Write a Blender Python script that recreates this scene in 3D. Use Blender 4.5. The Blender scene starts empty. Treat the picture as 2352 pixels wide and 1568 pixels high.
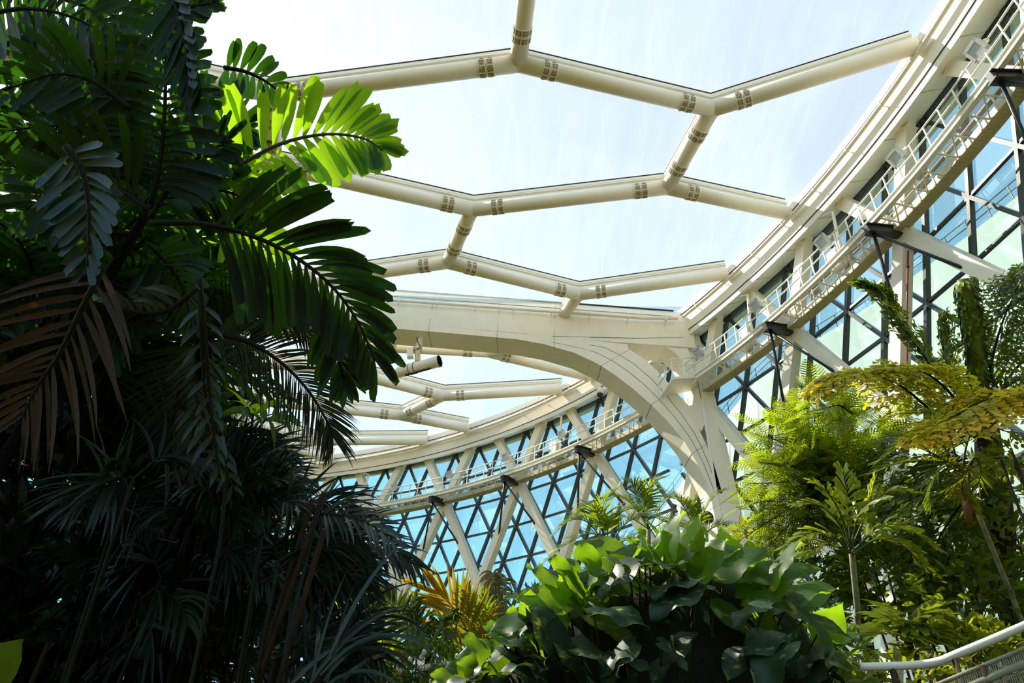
import bpy, math, random
from mathutils import Vector, Matrix
import numpy as np

SC = bpy.context.scene
COL = SC.collection
PI = math.pi
V3 = Vector
# ------------------------------------------------------------------ camera frame
F_PX = 1568.0
PITCH, ROLL = 0.64, -0.073
CAM = V3((0, 0, 1.7))
S = 2.4                                   # metres per survey unit of the building
cp, sp, cr, sr = math.cos(PITCH), math.sin(PITCH), math.cos(ROLL), math.sin(ROLL)
def ray(px, py):
    u, v = px - 1176.0, 784.0 - py
    u, v = u*cr + v*sr, -u*sr + v*cr
    return V3((u/F_PX, cp - v/F_PX*sp, sp + v/F_PX*cp))
def at(px, py, Y):
    """point Y metres in front of the camera (horizontally) on the line of sight through a pixel"""
    d = ray(px, py)
    return CAM + d*(Y/d.y)
def U(x, y, z):
    return V3((x*S, y*S, z*S)) + CAM

# ------------------------------------------------------------------ object helpers
def tag(o, label=None, cat=None, group=None, kind=None):
    if label: o['label'] = label
    if cat: o['category'] = cat
    if group: o['group'] = group
    if kind: o['kind'] = kind
    return o
def empty(name, loc=(0, 0, 0), label=None, cat=None, group=None, kind=None, parent=None):
    o = bpy.data.objects.new(name, None); COL.objects.link(o)
    o.location = loc
    if parent: o.parent = parent
    return tag(o, label, cat, group, kind)

class MB:
    """collects shapes in world space, then links them as ONE mesh object"""
    def __init__(s):
        s.v = []; s.f = []; s.sm = []; s.t = []; s.mi = []; s.tint = 0.5; s.m = 0
    def add(s, vs, fs, smooth=False):
        b = len(s.v)
        s.v.extend([tuple(p) for p in vs]); s.t.extend([s.tint]*len(vs))
        for f in fs:
            s.f.append(tuple(i+b for i in f)); s.sm.append(smooth); s.mi.append(s.m)
    def beam(s, a, b, w, h, up=V3((0, 0, 1)), w2=None, h2=None):
        a = V3(a); b = V3(b); d = (b-a).normalized()
        x = d.cross(up)
        if x.length < 1e-4: x = d.cross(V3((1, 0, 0)))
        x.normalize(); y = x.cross(d).normalized()
        w2 = w if w2 is None else w2; h2 = h if h2 is None else h2
        vs = [a+x*(i*w/2)+y*(j*h/2) for i, j in ((-1, -1), (1, -1), (1, 1), (-1, 1))]
        vs += [b+x*(i*w2/2)+y*(j*h2/2) for i, j in ((-1, -1), (1, -1), (1, 1), (-1, 1))]
        s.add(vs, [(3, 2, 1, 0), (4, 5, 6, 7), (0, 1, 5, 4), (1, 2, 6, 5), (2, 3, 7, 6), (3, 0, 4, 7)])
    def box(s, c, X, Y, Z):
        """centre and three half axes"""
        c = V3(c)
        vs = [c+X*i+Y*j+Z*k for k in (-1, 1) for i, j in ((-1, -1), (1, -1), (1, 1), (-1, 1))]
        s.add(vs, [(3, 2, 1, 0), (4, 5, 6, 7), (0, 1, 5, 4), (1, 2, 6, 5), (2, 3, 7, 6), (3, 0, 4, 7)])
    def tube(s, pts, r, n=10, cap=True):
        pts = [V3(p) for p in pts]
        rs = r if isinstance(r, (list, tuple)) else [r]*len(pts)
        vs = []; up = V3((0, 0, 1)); m = len(pts)
        px = None
        for i, p in enumerate(pts):
            d = (pts[min(i+1, m-1)]-pts[max(i-1, 0)]).normalized()
            if px is None:
                x = d.cross(up)
                if x.length < 1e-3: x = d.cross(V3((1, 0, 0)))
            else:
                x = px - d*px.dot(d)
                if x.length < 1e-5: x = d.cross(up)
            x.normalize(); px = x; y = d.cross(x)
            for k in range(n):
                a = 2*PI*k/n
                vs.append(p + x*(math.cos(a)*rs[i]) + y*(math.sin(a)*rs[i]))
        fs = []
        for i in range(m-1):
            for k in range(n):
                k2 = (k+1) % n
                fs.append((i*n+k, i*n+k2, (i+1)*n+k2, (i+1)*n+k))
        s.add(vs, fs, True)
        if cap:
            b = len(s.v)-len(vs)
            s.f.append(tuple(b+k for k in reversed(range(n)))); s.sm.append(False); s.mi.append(s.m)
            s.f.append(tuple(b+(m-1)*n+k for k in range(n))); s.sm.append(False); s.mi.append(s.m)
    def ball(s, c, r, n=10, m=7, sc=(1, 1, 1)):
        vs = []; c = V3(c)
        for i in range(m+1):
            t = PI*i/m
            for k in range(n):
                a = 2*PI*k/n
                vs.append(c+V3((math.sin(t)*math.cos(a)*r*sc[0], math.sin(t)*math.sin(a)*r*sc[1], math.cos(t)*r*sc[2])))
        fs = [(i*n+k, (i+1)*n+k, (i+1)*n+(k+1) % n, i*n+(k+1) % n) for i in range(m) for k in range(n)]
        s.add(vs, fs, True)
    def sweep(s, sections, closed=True, smooth=False, cap=True):
        """sections: list of equal-length loops of points"""
        n = len(sections[0]); vs = [p for sec in sections for p in sec]
        fs = []
        for i in range(len(sections)-1):
            for k in range(n if closed else n-1):
                k2 = (k+1) % n
                fs.append((i*n+k, i*n+k2, (i+1)*n+k2, (i+1)*n+k))
        if cap and closed:
            fs.append(tuple(reversed(range(n)))); fs.append(tuple((len(sections)-1)*n+k for k in range(n)))
        s.add(vs, fs, smooth)
    def build(s, name, mat, parent=None, origin=None):
        me = bpy.data.meshes.new(name)
        o = V3((0, 0, 0)) if origin is None else V3(origin)
        if parent is not None and origin is None: o = parent.matrix_world_loc if hasattr(parent, 'matrix_world_loc') else wloc(parent)
        me.from_pydata([(p[0]-o.x, p[1]-o.y, p[2]-o.z) for p in s.v], [], s.f)
        me.polygons.foreach_set('use_smooth', s.sm)
        mats = mat if isinstance(mat, (list, tuple)) else [mat]
        for mm in mats: me.materials.append(mm)
        if len(mats) > 1: me.polygons.foreach_set('material_index', s.mi)
        at_ = me.attributes.new('tint', 'FLOAT', 'POINT')
        at_.data.foreach_set('value', s.t)
        me.update()
        ob = bpy.data.objects.new(name, me); COL.objects.link(ob)
        if parent is not None:
            ob.parent = parent; ob.location = (o - wloc(parent))
        else:
            ob.location = o
        return ob
def wloc(o):
    p = V3(o.location)
    while o.parent is not None:
        o = o.parent; p = p + V3(o.location)
    return p
def lerp(a, b, t): return a + (b-a)*t

# ------------------------------------------------------------------ materials
def mat(name):
    m = bpy.data.materials.new(name); m.use_nodes = True
    nt = m.node_tree; nt.nodes.clear()
    return m, nt, nt.nodes, nt.links
def paint(name, col, rough=0.45, var=0.06, scale=3.0, spec=0.4, metal=0.0, streak=0.0, streakcol=(0.3, 0.2, 0.1), bump=0.0):
    m, nt, N, L = mat(name)
    out = N.new('ShaderNodeOutputMaterial'); b = N.new('ShaderNodeBsdfPrincipled')
    L.new(b.outputs[0], out.inputs[0])
    b.inputs['Roughness'].default_value = rough; b.inputs['Metallic'].default_value = metal
    b.inputs['Specular IOR Level'].default_value = spec
    tc = N.new('ShaderNodeTexCoord'); nz = N.new('ShaderNodeTexNoise')
    nz.inputs['Scale'].default_value = scale; nz.inputs['Detail'].default_value = 5
    L.new(tc.outputs['Object'], nz.inputs['Vector'])
    rp = N.new('ShaderNodeValToRGB')
    c0 = tuple(max(0, c*(1-var)) for c in col); c1 = tuple(min(1, c*(1+var)) for c in col)
    rp.color_ramp.elements[0].position = .3; rp.color_ramp.elements[1].position = .7
    rp.color_ramp.elements[0].color = (*c0, 1); rp.color_ramp.elements[1].color = (*c1, 1)
    L.new(nz.outputs['Fac'], rp.inputs['Fac'])
    last = rp.outputs['Color']
    if streak > 0:
        n2 = N.new('ShaderNodeTexNoise'); n2.inputs['Scale'].default_value = scale*0.9; n2.inputs['Detail'].default_value = 8
        n2.inputs['Roughness'].default_value = .7
        mp = N.new('ShaderNodeMapping'); mp.inputs['Scale'].default_value = (1, 1, 0.35); mp.inputs['Location'].default_value = (3.1, 7.7, 1.3)
        L.new(tc.outputs['Object'], mp.inputs['Vector']); L.new(mp.outputs[0], n2.inputs['Vector'])
        r2 = N.new('ShaderNodeValToRGB'); r2.color_ramp.elements[0].position = .56; r2.color_ramp.elements[1].position = .72
        L.new(n2.outputs['Fac'], r2.inputs['Fac'])
        mu = N.new('ShaderNodeMath'); mu.operation = 'MULTIPLY'; mu.inputs[1].default_value = streak
        L.new(r2.outputs['Color'], mu.inputs[0])
        mx = N.new('ShaderNodeMixRGB'); L.new(mu.outputs[0], mx.inputs['Fac']); L.new(last, mx.inputs['Color1'])
        mx.inputs['Color2'].default_value = (*streakcol, 1); last = mx.outputs[0]
    L.new(last, b.inputs['Base Color'])
    if bump > 0:
        bp_ = N.new('ShaderNodeBump'); bp_.inputs['Strength'].default_value = bump; bp_.inputs['Distance'].default_value = .03
        L.new(nz.outputs['Fac'], bp_.inputs['Height']); L.new(bp_.outputs[0], b.inputs['Normal'])
    return m
def leaf_mat(name, base, trans, tfac=0.4, rough=0.42, var=0.35, spec=0.45, tip=None, tipfac=0.0, vein=0.0):
    """leaf: glossy diffuse front plus light passing through; 'tint' varies from leaf to leaf"""
    m, nt, N, L = mat(name)
    out = N.new('ShaderNodeOutputMaterial'); b = N.new('ShaderNodeBsdfPrincipled')
    tr = N.new('ShaderNodeBsdfTranslucent'); mx = N.new('ShaderNodeMixShader')
    mx.inputs[0].default_value = tfac
    L.new(b.outputs[0], mx.inputs[1]); L.new(tr.outputs[0], mx.inputs[2]); L.new(mx.outputs[0], out.inputs[0])
    b.inputs['Roughness'].default_value = rough; b.inputs['Specular IOR Level'].default_value = spec
    at_ = N.new('ShaderNodeAttribute'); at_.attribute_name = 'tint'
    tc = N.new('ShaderNodeTexCoord'); nz = N.new('ShaderNodeTexNoise'); nz.inputs['Scale'].default_value = 9
    nz.inputs['Detail'].default_value = 3
    L.new(tc.outputs['Object'], nz.inputs['Vector'])
    ad = N.new('ShaderNodeMath'); ad.operation = 'ADD'
    L.new(at_.outputs['Fac'], ad.inputs[0]); L.new(nz.outputs['Fac'], ad.inputs[1])
    def ramp(c):
        r = N.new('ShaderNodeValToRGB')
        r.color_ramp.elements[0].position = 0.22; r.color_ramp.elements[1].position = 0.85 if tip is None else 0.62
        r.color_ramp.elements[0].color = (*[x*(1-var) for x in c], 1)
        r.color_ramp.elements[1].color = (*[min(1, x*(1+var)) for x in c], 1)
        if tip is not None:
            e = r.color_ramp.elements.new(.84); e.color = (*[lerp(x*(1+var), y, tipfac) for x, y in zip(c, tip)], 1)
        return r
    hf = N.new('ShaderNodeMath'); hf.operation = 'MULTIPLY'; hf.inputs[1].default_value = .6
    L.new(ad.outputs[0], hf.inputs[0])
    r1 = ramp(base); r2 = ramp(trans)
    L.new(hf.outputs[0], r1.inputs[0]); L.new(hf.outputs[0], r2.inputs[0])
    L.new(r1.outputs[0], b.inputs['Base Color']); L.new(r2.outputs[0], tr.inputs['Color'])
    return m
def glass_mat(name, tint, refl=0.08):
    m, nt, N, L = mat(name)
    out = N.new('ShaderNodeOutputMaterial')
    t = N.new('ShaderNodeBsdfTransparent'); t.inputs[0].default_value = (*tint, 1)
    g = N.new('ShaderNodeBsdfGlossy'); g.inputs['Roughness'].default_value = .02; g.inputs['Color'].default_value = (.85, .95, .95, 1)
    fr = N.new('ShaderNodeFresnel'); fr.inputs[0].default_value = 1.5
    mu = N.new('ShaderNodeMath'); mu.operation = 'MULTIPLY_ADD'; mu.inputs[1].default_value = .22; mu.inputs[2].default_value = .005
    L.new(fr.outputs[0], mu.inputs[0])
    mx = N.new('ShaderNodeMixShader'); L.new(mu.outputs[0], mx.inputs[0]); L.new(t.outputs[0], mx.inputs[1]); L.new(g.outputs[0], mx.inputs[2])
    L.new(mx.outputs[0], out.inputs[0])
    return m
def membrane_mat(name):
    """clear foil cushion: mostly see-through, a little milky, with faint dusty smears and weld lines"""
    m, nt, N, L = mat(name)
    out = N.new('ShaderNodeOutputMaterial')
    t = N.new('ShaderNodeBsdfTransparent'); t.inputs[0].default_value = (.93, .97, 1.0, 1)
    d = N.new('ShaderNodeBsdfTranslucent'); d.inputs[0].default_value = (.9, .92, .95, 1)
    df = N.new('ShaderNodeBsdfDiffuse'); df.inputs[0].default_value = (.85, .87, .9, 1)
    md = N.new('ShaderNodeMixShader'); md.inputs[0].default_value = .35
    L.new(d.outputs[0], md.inputs[1]); L.new(df.outputs[0], md.inputs[2])
    tc = N.new('ShaderNodeTexCoord')
    mp = N.new('ShaderNodeMapping'); mp.inputs['Scale'].default_value = (1.2, .12, 1); mp.inputs['Rotation'].default_value = (0, 0, .35)
    nz = N.new('ShaderNodeTexNoise'); nz.inputs['Scale'].default_value = 1.6; nz.inputs['Detail'].default_value = 6
    L.new(tc.outputs['Object'], mp.inputs[0]); L.new(mp.outputs[0], nz.inputs['Vector'])
    wv = N.new('ShaderNodeTexWave'); wv.inputs['Scale'].default_value = .17; wv.inputs['Distortion'].default_value = 2.2
    wv.inputs['Detail'].default_value = 1
    mp2 = N.new('ShaderNodeMapping'); mp2.inputs['Rotation'].default_value = (0, 0, .12)
    L.new(tc.outputs['Object'], mp2.inputs[0]); L.new(mp2.outputs[0], wv.inputs['Vector'])
    r = N.new('ShaderNodeValToRGB'); r.color_ramp.elements[0].position = .985; r.color_ramp.elements[1].position = 1.0
    L.new(wv.outputs['Fac'], r.inputs[0])
    a = N.new('ShaderNodeMath'); a.operation = 'MULTIPLY_ADD'; a.inputs[1].default_value = .12; a.inputs[2].default_value = .13
    L.new(nz.outputs['Fac'], a.inputs[0])
    # foil looks milkier where it is seen edge-on
    lw = N.new('ShaderNodeLayerWeight'); lw.inputs[0].default_value = .5
    pw = N.new('ShaderNodeMath'); pw.operation = 'POWER'; pw.inputs[1].default_value = 3.0; L.new(lw.outputs['Facing'], pw.inputs[0])
    pm = N.new('ShaderNodeMath'); pm.operation = 'MULTIPLY_ADD'; pm.inputs[1].default_value = .55; L.new(pw.outputs[0], pm.inputs[0])
    b = N.new('ShaderNodeMath'); b.operation = 'MULTIPLY_ADD'; b.inputs[1].default_value = .022
    L.new(r.outputs[0], b.inputs[0]); L.new(a.outputs[0], pm.inputs[2]); L.new(pm.outputs[0], b.inputs[2])
    mx = N.new('ShaderNodeMixShader'); L.new(b.outputs[0], mx.inputs[0]); L.new(t.outputs[0], mx.inputs[1]); L.new(md.outputs[0], mx.inputs[2])
    L.new(mx.outputs[0], out.inputs[0])
    return m

M = {}
M['cream'] = paint('cream_paint', (.91, .84, .71), .38, .03, 1.2, streak=.10, streakcol=(.55, .46, .30))
M['white'] = paint('white_paint', (.86, .83, .74), .4, .03, 2.0, streak=.12, streakcol=(.50, .36, .22))
M['rust'] = paint('rust_stain', (.36, .15, .06), .8, .3, 20)
M['black_steel'] = paint('black_steel', (.018, .02, .024), .35, .2, 4)
M['mullion'] = paint('mullion_paint', (.035, .045, .05), .3, .15, 4, spec=.6)
M['dark'] = paint('dark_rubber', (.012, .012, .014), .5, .2, 6)
M['joint'] = paint('joint_seal', (.05, .04, .04), .7, .1, 6)
M['tan'] = paint('tan_sealant', (.62, .50, .30), .6, .08, 4)
M['grille'] = paint('olive_grating', (.48, .42, .22), .55, .1, 6)
M['lens'] = paint('lamp_glass', (.50, .55, .60), .15, .05, 5, spec=.6)
M['glass'] = glass_mat('tinted_glass', (.68, .94, .95))
M['foil'] = membrane_mat('roof_foil')
# ================================================================== BUILDING
CX, CY = -13.1461, 3.5795
PHI0, DK, GAP = 1.22769, 0.047179, 0.8317
R_RIM, Z_RIM = 19.271, 9.715
R_PIPE, Z_PIPE = 19.125, 10.163
R_RAIL, Z_RAIL = 19.0716, 8.8416
def ang(k): return PHI0 - DK*k
def pol(a, R, z): return U(CX+R*math.cos(a), CY+R*math.sin(a), z)
def kk(k): return k + (GAP if k >= 14 else 0.0)
def node(k, row, inset=0.0):
    return pol(ang(k), 19.849+.104*row-inset, 10-.9*row)
NROW = 13
# ---------------------------------------------------------------- ground
g = MB(); n = 64
g.add([(CX*S+21*S*math.cos(2*PI*i/n), CY*S+21*S*math.sin(2*PI*i/n), 0.0) for i in range(n)] +
      [(CX*S+21*S*math.cos(2*PI*i/n), CY*S+21*S*math.sin(2*PI*i/n), -.4) for i in range(n)],
      [tuple(range(n)), tuple(range(2*n-1, n-1, -1))] + [(i, i+n, (i+1) % n+n, (i+1) % n) for i in range(n)])
M['soil'] = paint('planted_soil', (.085, .072, .012), .9, .35, .8, bump=.4)
tag(g.build('floor', M['soil']), kind='structure')
M['lawn'] = paint('outside_ground', (.16, .14, .04), .9, .25, .2)
g = MB()
g.add([U(CX-90, CY-90, -.98), U(CX+90, CY-90, -.98), U(CX+90, CY+90, -.98), U(CX-90, CY+90, -.98)], [(0, 1, 2, 3)])
tag(g.build('ground', M['lawn']), kind='structure')

# ---------------------------------------------------------------- glazed wall
def seg_ok(side, k): return k <= 14.05 if side == 'far' else k >= 14.45
def clipk(side, k0, r0, k1, r1):
    lim = 14.05 if side == 'far' else 14.45
    i0, i1 = seg_ok(side, k0), seg_ok(side, k1)
    if i0 and i1: return (k0, r0, k1, r1)
    if not i0 and not i1: return None
    t = (lim-k0)/(k1-k0)
    if i0: return (k0, r0, lim, r0+(r1-r0)*t)
    return (lim, r0+(r1-r0)*t, k1, r1)
wn = 0
walls = {}
for side, ks in (('far', list(range(-29, 14, 3))), ('right', [14+GAP-2.0+3*i for i in range(8)])):
    root = empty('wall_'+side, (0, 0, 0), kind='structure'); walls[side] = root
    for k0 in ks:
        wn += 1
        fr = MB(); gl = MB()
        segs = []
        for row in range(0, NROW):
            h = .5*(row % 2)
            base = k0 + h
            for j in range(3):
                kA = base+j
                segs.append((kA, row, kA+1, row, .045, .06))                       # transoms
                if row < NROW-1:
                    segs.append((kA, row, kA+.5, row+1, .062, .09))
                    segs.append((kA+1, row, kA+.5, row+1, .062, .09))
                    for tri in (((kA, row), (kA+1, row), (kA+.5, row+1)), ((kA+1, row), (kA+1.5, row+1), (kA+.5, row+1))):
                        km = sum(t[0] for t in tri)/3
                        if seg_ok(side, km):
                            gl.add([node(t[0], t[1], .0) for t in tri], [(0, 1, 2)])
        for k_a, r_a, k_b, r_b, w, d in segs:
            c = clipk(side, k_a, r_a, k_b, r_b)
            if c is None: continue
            a, b = node(c[0], c[1], .03), node(c[2], c[3], .03)
            mid = (a+b)/2; up = V3((mid.x-CX*S-CAM.x, mid.y-CY*S-CAM.y, 0)).normalized()
            fr.beam(a, b, w*S, d*S, up)
        if not gl.v: continue
        w = gl.build('window_%d' % wn, M['glass'], origin=node(k0+1.5, 6)); tag(w, kind='structure')
        fr.build('mullion', M['mullion'], w)
    # slanted box columns standing just inside the glazing
    for k0 in ([-29+3*i for i in range(16)] if side == 'far' else [13+GAP+3*i for i in range(9)]):
        # k0 is the head of a '/' column, k0+1 the head of a '\' column
        for sgn, kh in ((-1, k0), (1, k0+1)):
            if not seg_ok(side, kh): continue
            mb = MB()
            r1 = NROW-1.0
            c = clipk(side, kh, 0.0, kh+sgn*.5*r1, r1)
            a, b = node(c[0], c[1], .30), node(c[2], c[3], .30)
            mid = (a+b)/2; up = V3((mid.x-CX*S, mid.y-CY*S, 0)).normalized()
            a2 = a+(b-a).normalized()*.55
            mb.beam(a2, b, .215*S, .21*S, up)
            col = mb.build('slanted_column', M['cream'], root, origin=b)
            hd = MB()                                                            # slotted head with dark slots
            hd.beam(a-(b-a).normalized()*.25, a2, .22*S, .16*S, up)
            hd.beam(a2-(b-a).normalized()*.06, a2+(b-a).normalized()*.02, .26*S, .23*S, up)
            hdo = hd.build('column_head', M['cream'], col)
            x = (b-a).normalized().cross(up).normalized()
            sl = MB()
            for q in range(7):
                cc = a+(b-a).normalized()*.22 - up*(.085*S) + x*((q-3)*.057)
                sl.box(cc, x*.013, (b-a).normalized()*.05, up*.01)
            if side == 'right' or kh > 2: sl.build('slot', M['dark'], col)
            # crossing plates at the knees
            for rk in (2, 5, 8, 11):
                kx = kh+sgn*.5*rk
                if sgn < 0 and seg_ok(side, kx):
                    kp = MB(); p = node(kx, rk, .30)
                    kp.box(p, x*.30, up*.26, V3((0, 0, 1))*.035)
                    kp.build('knee_plate', M['cream'], col)
    # head rail of the glazing against the soffit
    hb = MB()
    kr = [(-29+.5*i) for i in range(87)] if side == 'far' else [14.3+.5*i for i in range(46)]
    kr = [k for k in kr if seg_ok(side, k)]
    hb.sweep([[pol(ang(k), 19.80, 9.97), pol(ang(k), 19.96, 9.97), pol(ang(k), 19.96, 10.1), pol(ang(k), 19.80, 10.1)] for k in kr])
    hb.build('head_rail', M['mullion'], root)

# ---------------------------------------------------------------- rim beam (fascia, soffit, top clamp)
def arc(a0, a1, step=.012):
    n = max(2, int(abs(a1-a0)/step)); return [a0+(a1-a0)*i/n for i in range(n+1)]
A_END = ang(38.0); A_ARCH_R = math.atan2(12.35-CY, 3.95-CX); A_ARCH_L = math.atan2(12.95-CY, 3.6-CX); A_FAR = ang(-29)
def ring_profile(a):
    return [pol(a, R_RIM, 9.715), pol(a, R_RIM-.02, 9.90), pol(a, R_RIM-.06, 10.24), pol(a, R_RIM-.10, 10.50),
            pol(a, R_RIM+.15, 10.62), pol(a, 20.22, 10.72), pol(a, 20.22, 10.06), pol(a, 19.83, 10.02)]
for i, (a0, a1) in enumerate(((A_END, A_ARCH_R), (A_ARCH_R, A_FAR))):
    mb = MB(); mb.sweep([ring_profile(a) for a in arc(a0, a1)])
    t = mb.build('trim_%d' % (i+1), M['cream']); tag(t, kind='structure')
    jn = MB()
    for R, z in ((R_RIM-.018, 9.845), (R_RIM-.085, 10.33)):
        jn.sweep([[pol(a, R-.012, z-.006), pol(a, R+.02, z-.006), pol(a, R+.02, z+.006), pol(a, R-.012, z+.006)] for a in arc(a0, a1)])
    jn.build('panel_joint', M['joint'], t)
    js = MB()
    for a in [a0+(a1-a0)*(q+.5)/int(abs(a1-a0)/.0472) for q in range(int(abs(a1-a0)/.0472))]:
        js.sweep([[pol(a+dx, R_RIM+.02, 9.712), pol(a+dx, 19.82, 10.015), pol(a+dx, 19.82, 10.03), pol(a+dx, R_RIM+.02, 9.73)] for dx in (-.0003, .0003)])
    js.build('soffit_joint', M['tan'], t)
# outside: the cream outer wing of the building seen through the glass, higher towards the right
ev = MB()
def wing(k):
    t = min(1, max(0, (k-7.5)/7)); zt = lerp(7.6, 12.6, t*t*(3-2*t)); a = ang(k)
    return [pol(a, 23.2, -.9), pol(a, 25.2, zt), pol(a, 26.4, zt+.1), pol(a, 26.6, zt-.3), pol(a, 24.4, -.9)]
ev.sweep([wing(7+.5*i) for i in range(64)])
wg = ev.build('roof', paint('wing_shaded_cream', (.23, .24, .21), .5, .04, .6), origin=wing(16)[0]); tag(wg, kind='structure')  # cream wing painted dark, shade put into the colour
rb = MB()
for h in (.22, .42): rb.tube([wing(7+.5*i)[1]+V3((0, 0, h*S)) for i in range(64)], .03, 6)
for i in range(64): rb.beam(wing(7+.5*i)[1], wing(7+.5*i)[1]+V3((0, 0, .42*S)), .05, .05)
rb.build('roof_railing', M['black_steel'], wg)

# ---------------------------------------------------------------- gutter pipe with brackets along the rim
def pipe_run(a0, a1, label, R=R_PIPE, z=Z_PIPE):
    root = empty('gutter_pipe', pol(a0, R, z), label, 'pipe')
    mb = MB(); mb.tube([pol(a, R, z) for a in arc(a0, a1)], .041*S, 12); mb.build('pipe', M['cream'], root)
    n = int(abs(a1-a0)/.048)
    for q in range(n):
        a = a0+(a1-a0)*(q+.5)/n
        b = MB()
        b.beam(pol(a, R-.04, z-.035), pol(a, R_RIM-.03, z-.05), .03, .03)
        b.beam(pol(a, R_RIM-.05, z-.04), pol(a, R_RIM-.015, z-.20), .05, .02)
        b.tube([pol(a-.0012, R, z), pol(a+.0012, R, z)], .04*S, 10)
        b.beam(pol(a, R-.05, z-.05), pol(a, R-.06, z+.06), .025, .015)
        b.build('pipe_bracket', M['white'], root)
    return root
p1 = pipe_run(A_END, A_ARCH_R-.006, 'cream drain pipe clipped along the sunlit rim beam right of the arch')
p2 = pipe_run(A_ARCH_L+.004, A_FAR, 'cream drain pipe clipped along the far rim beam behind the arch')

# ---------------------------------------------------------------- roof net
def dish(x, y): return 10.3 + .1*(math.hypot(x-CX, y-CY)-19.1)
CEN = (CX, CY)
def clip_line(p, q, inside, its=40):
    a, b = inside(p), inside(q)
    if a and b: return p, q
    if not a and not b: return None
    lo, hi = (p, q) if a else (q, p)
    P, Q = lo, hi
    for _ in range(its):
        m = ((P[0]+Q[0])/2, (P[1]+Q[1])/2)
        if inside(m): P = m
        else: Q = m
    return lo, P
def poly_clip(poly, f):
    """clip a polygon by f(p) >= 0 (f linear)"""
    out = []
    for i in range(len(poly)):
        a, b = poly[i], poly[(i+1) % len(poly)]
        fa, fb = f(a), f(b)
        if fa >= 0: out.append(a)
        if fa*fb < 0:
            t = fa/(fa-fb); out.append((a[0]+(b[0]-a[0])*t, a[1]+(b[1]-a[1])*t))
    return out
YB0, YB1 = 12.3, 12.92                                     # the two faces of the cross beam
R_NET = 19.13
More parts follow.
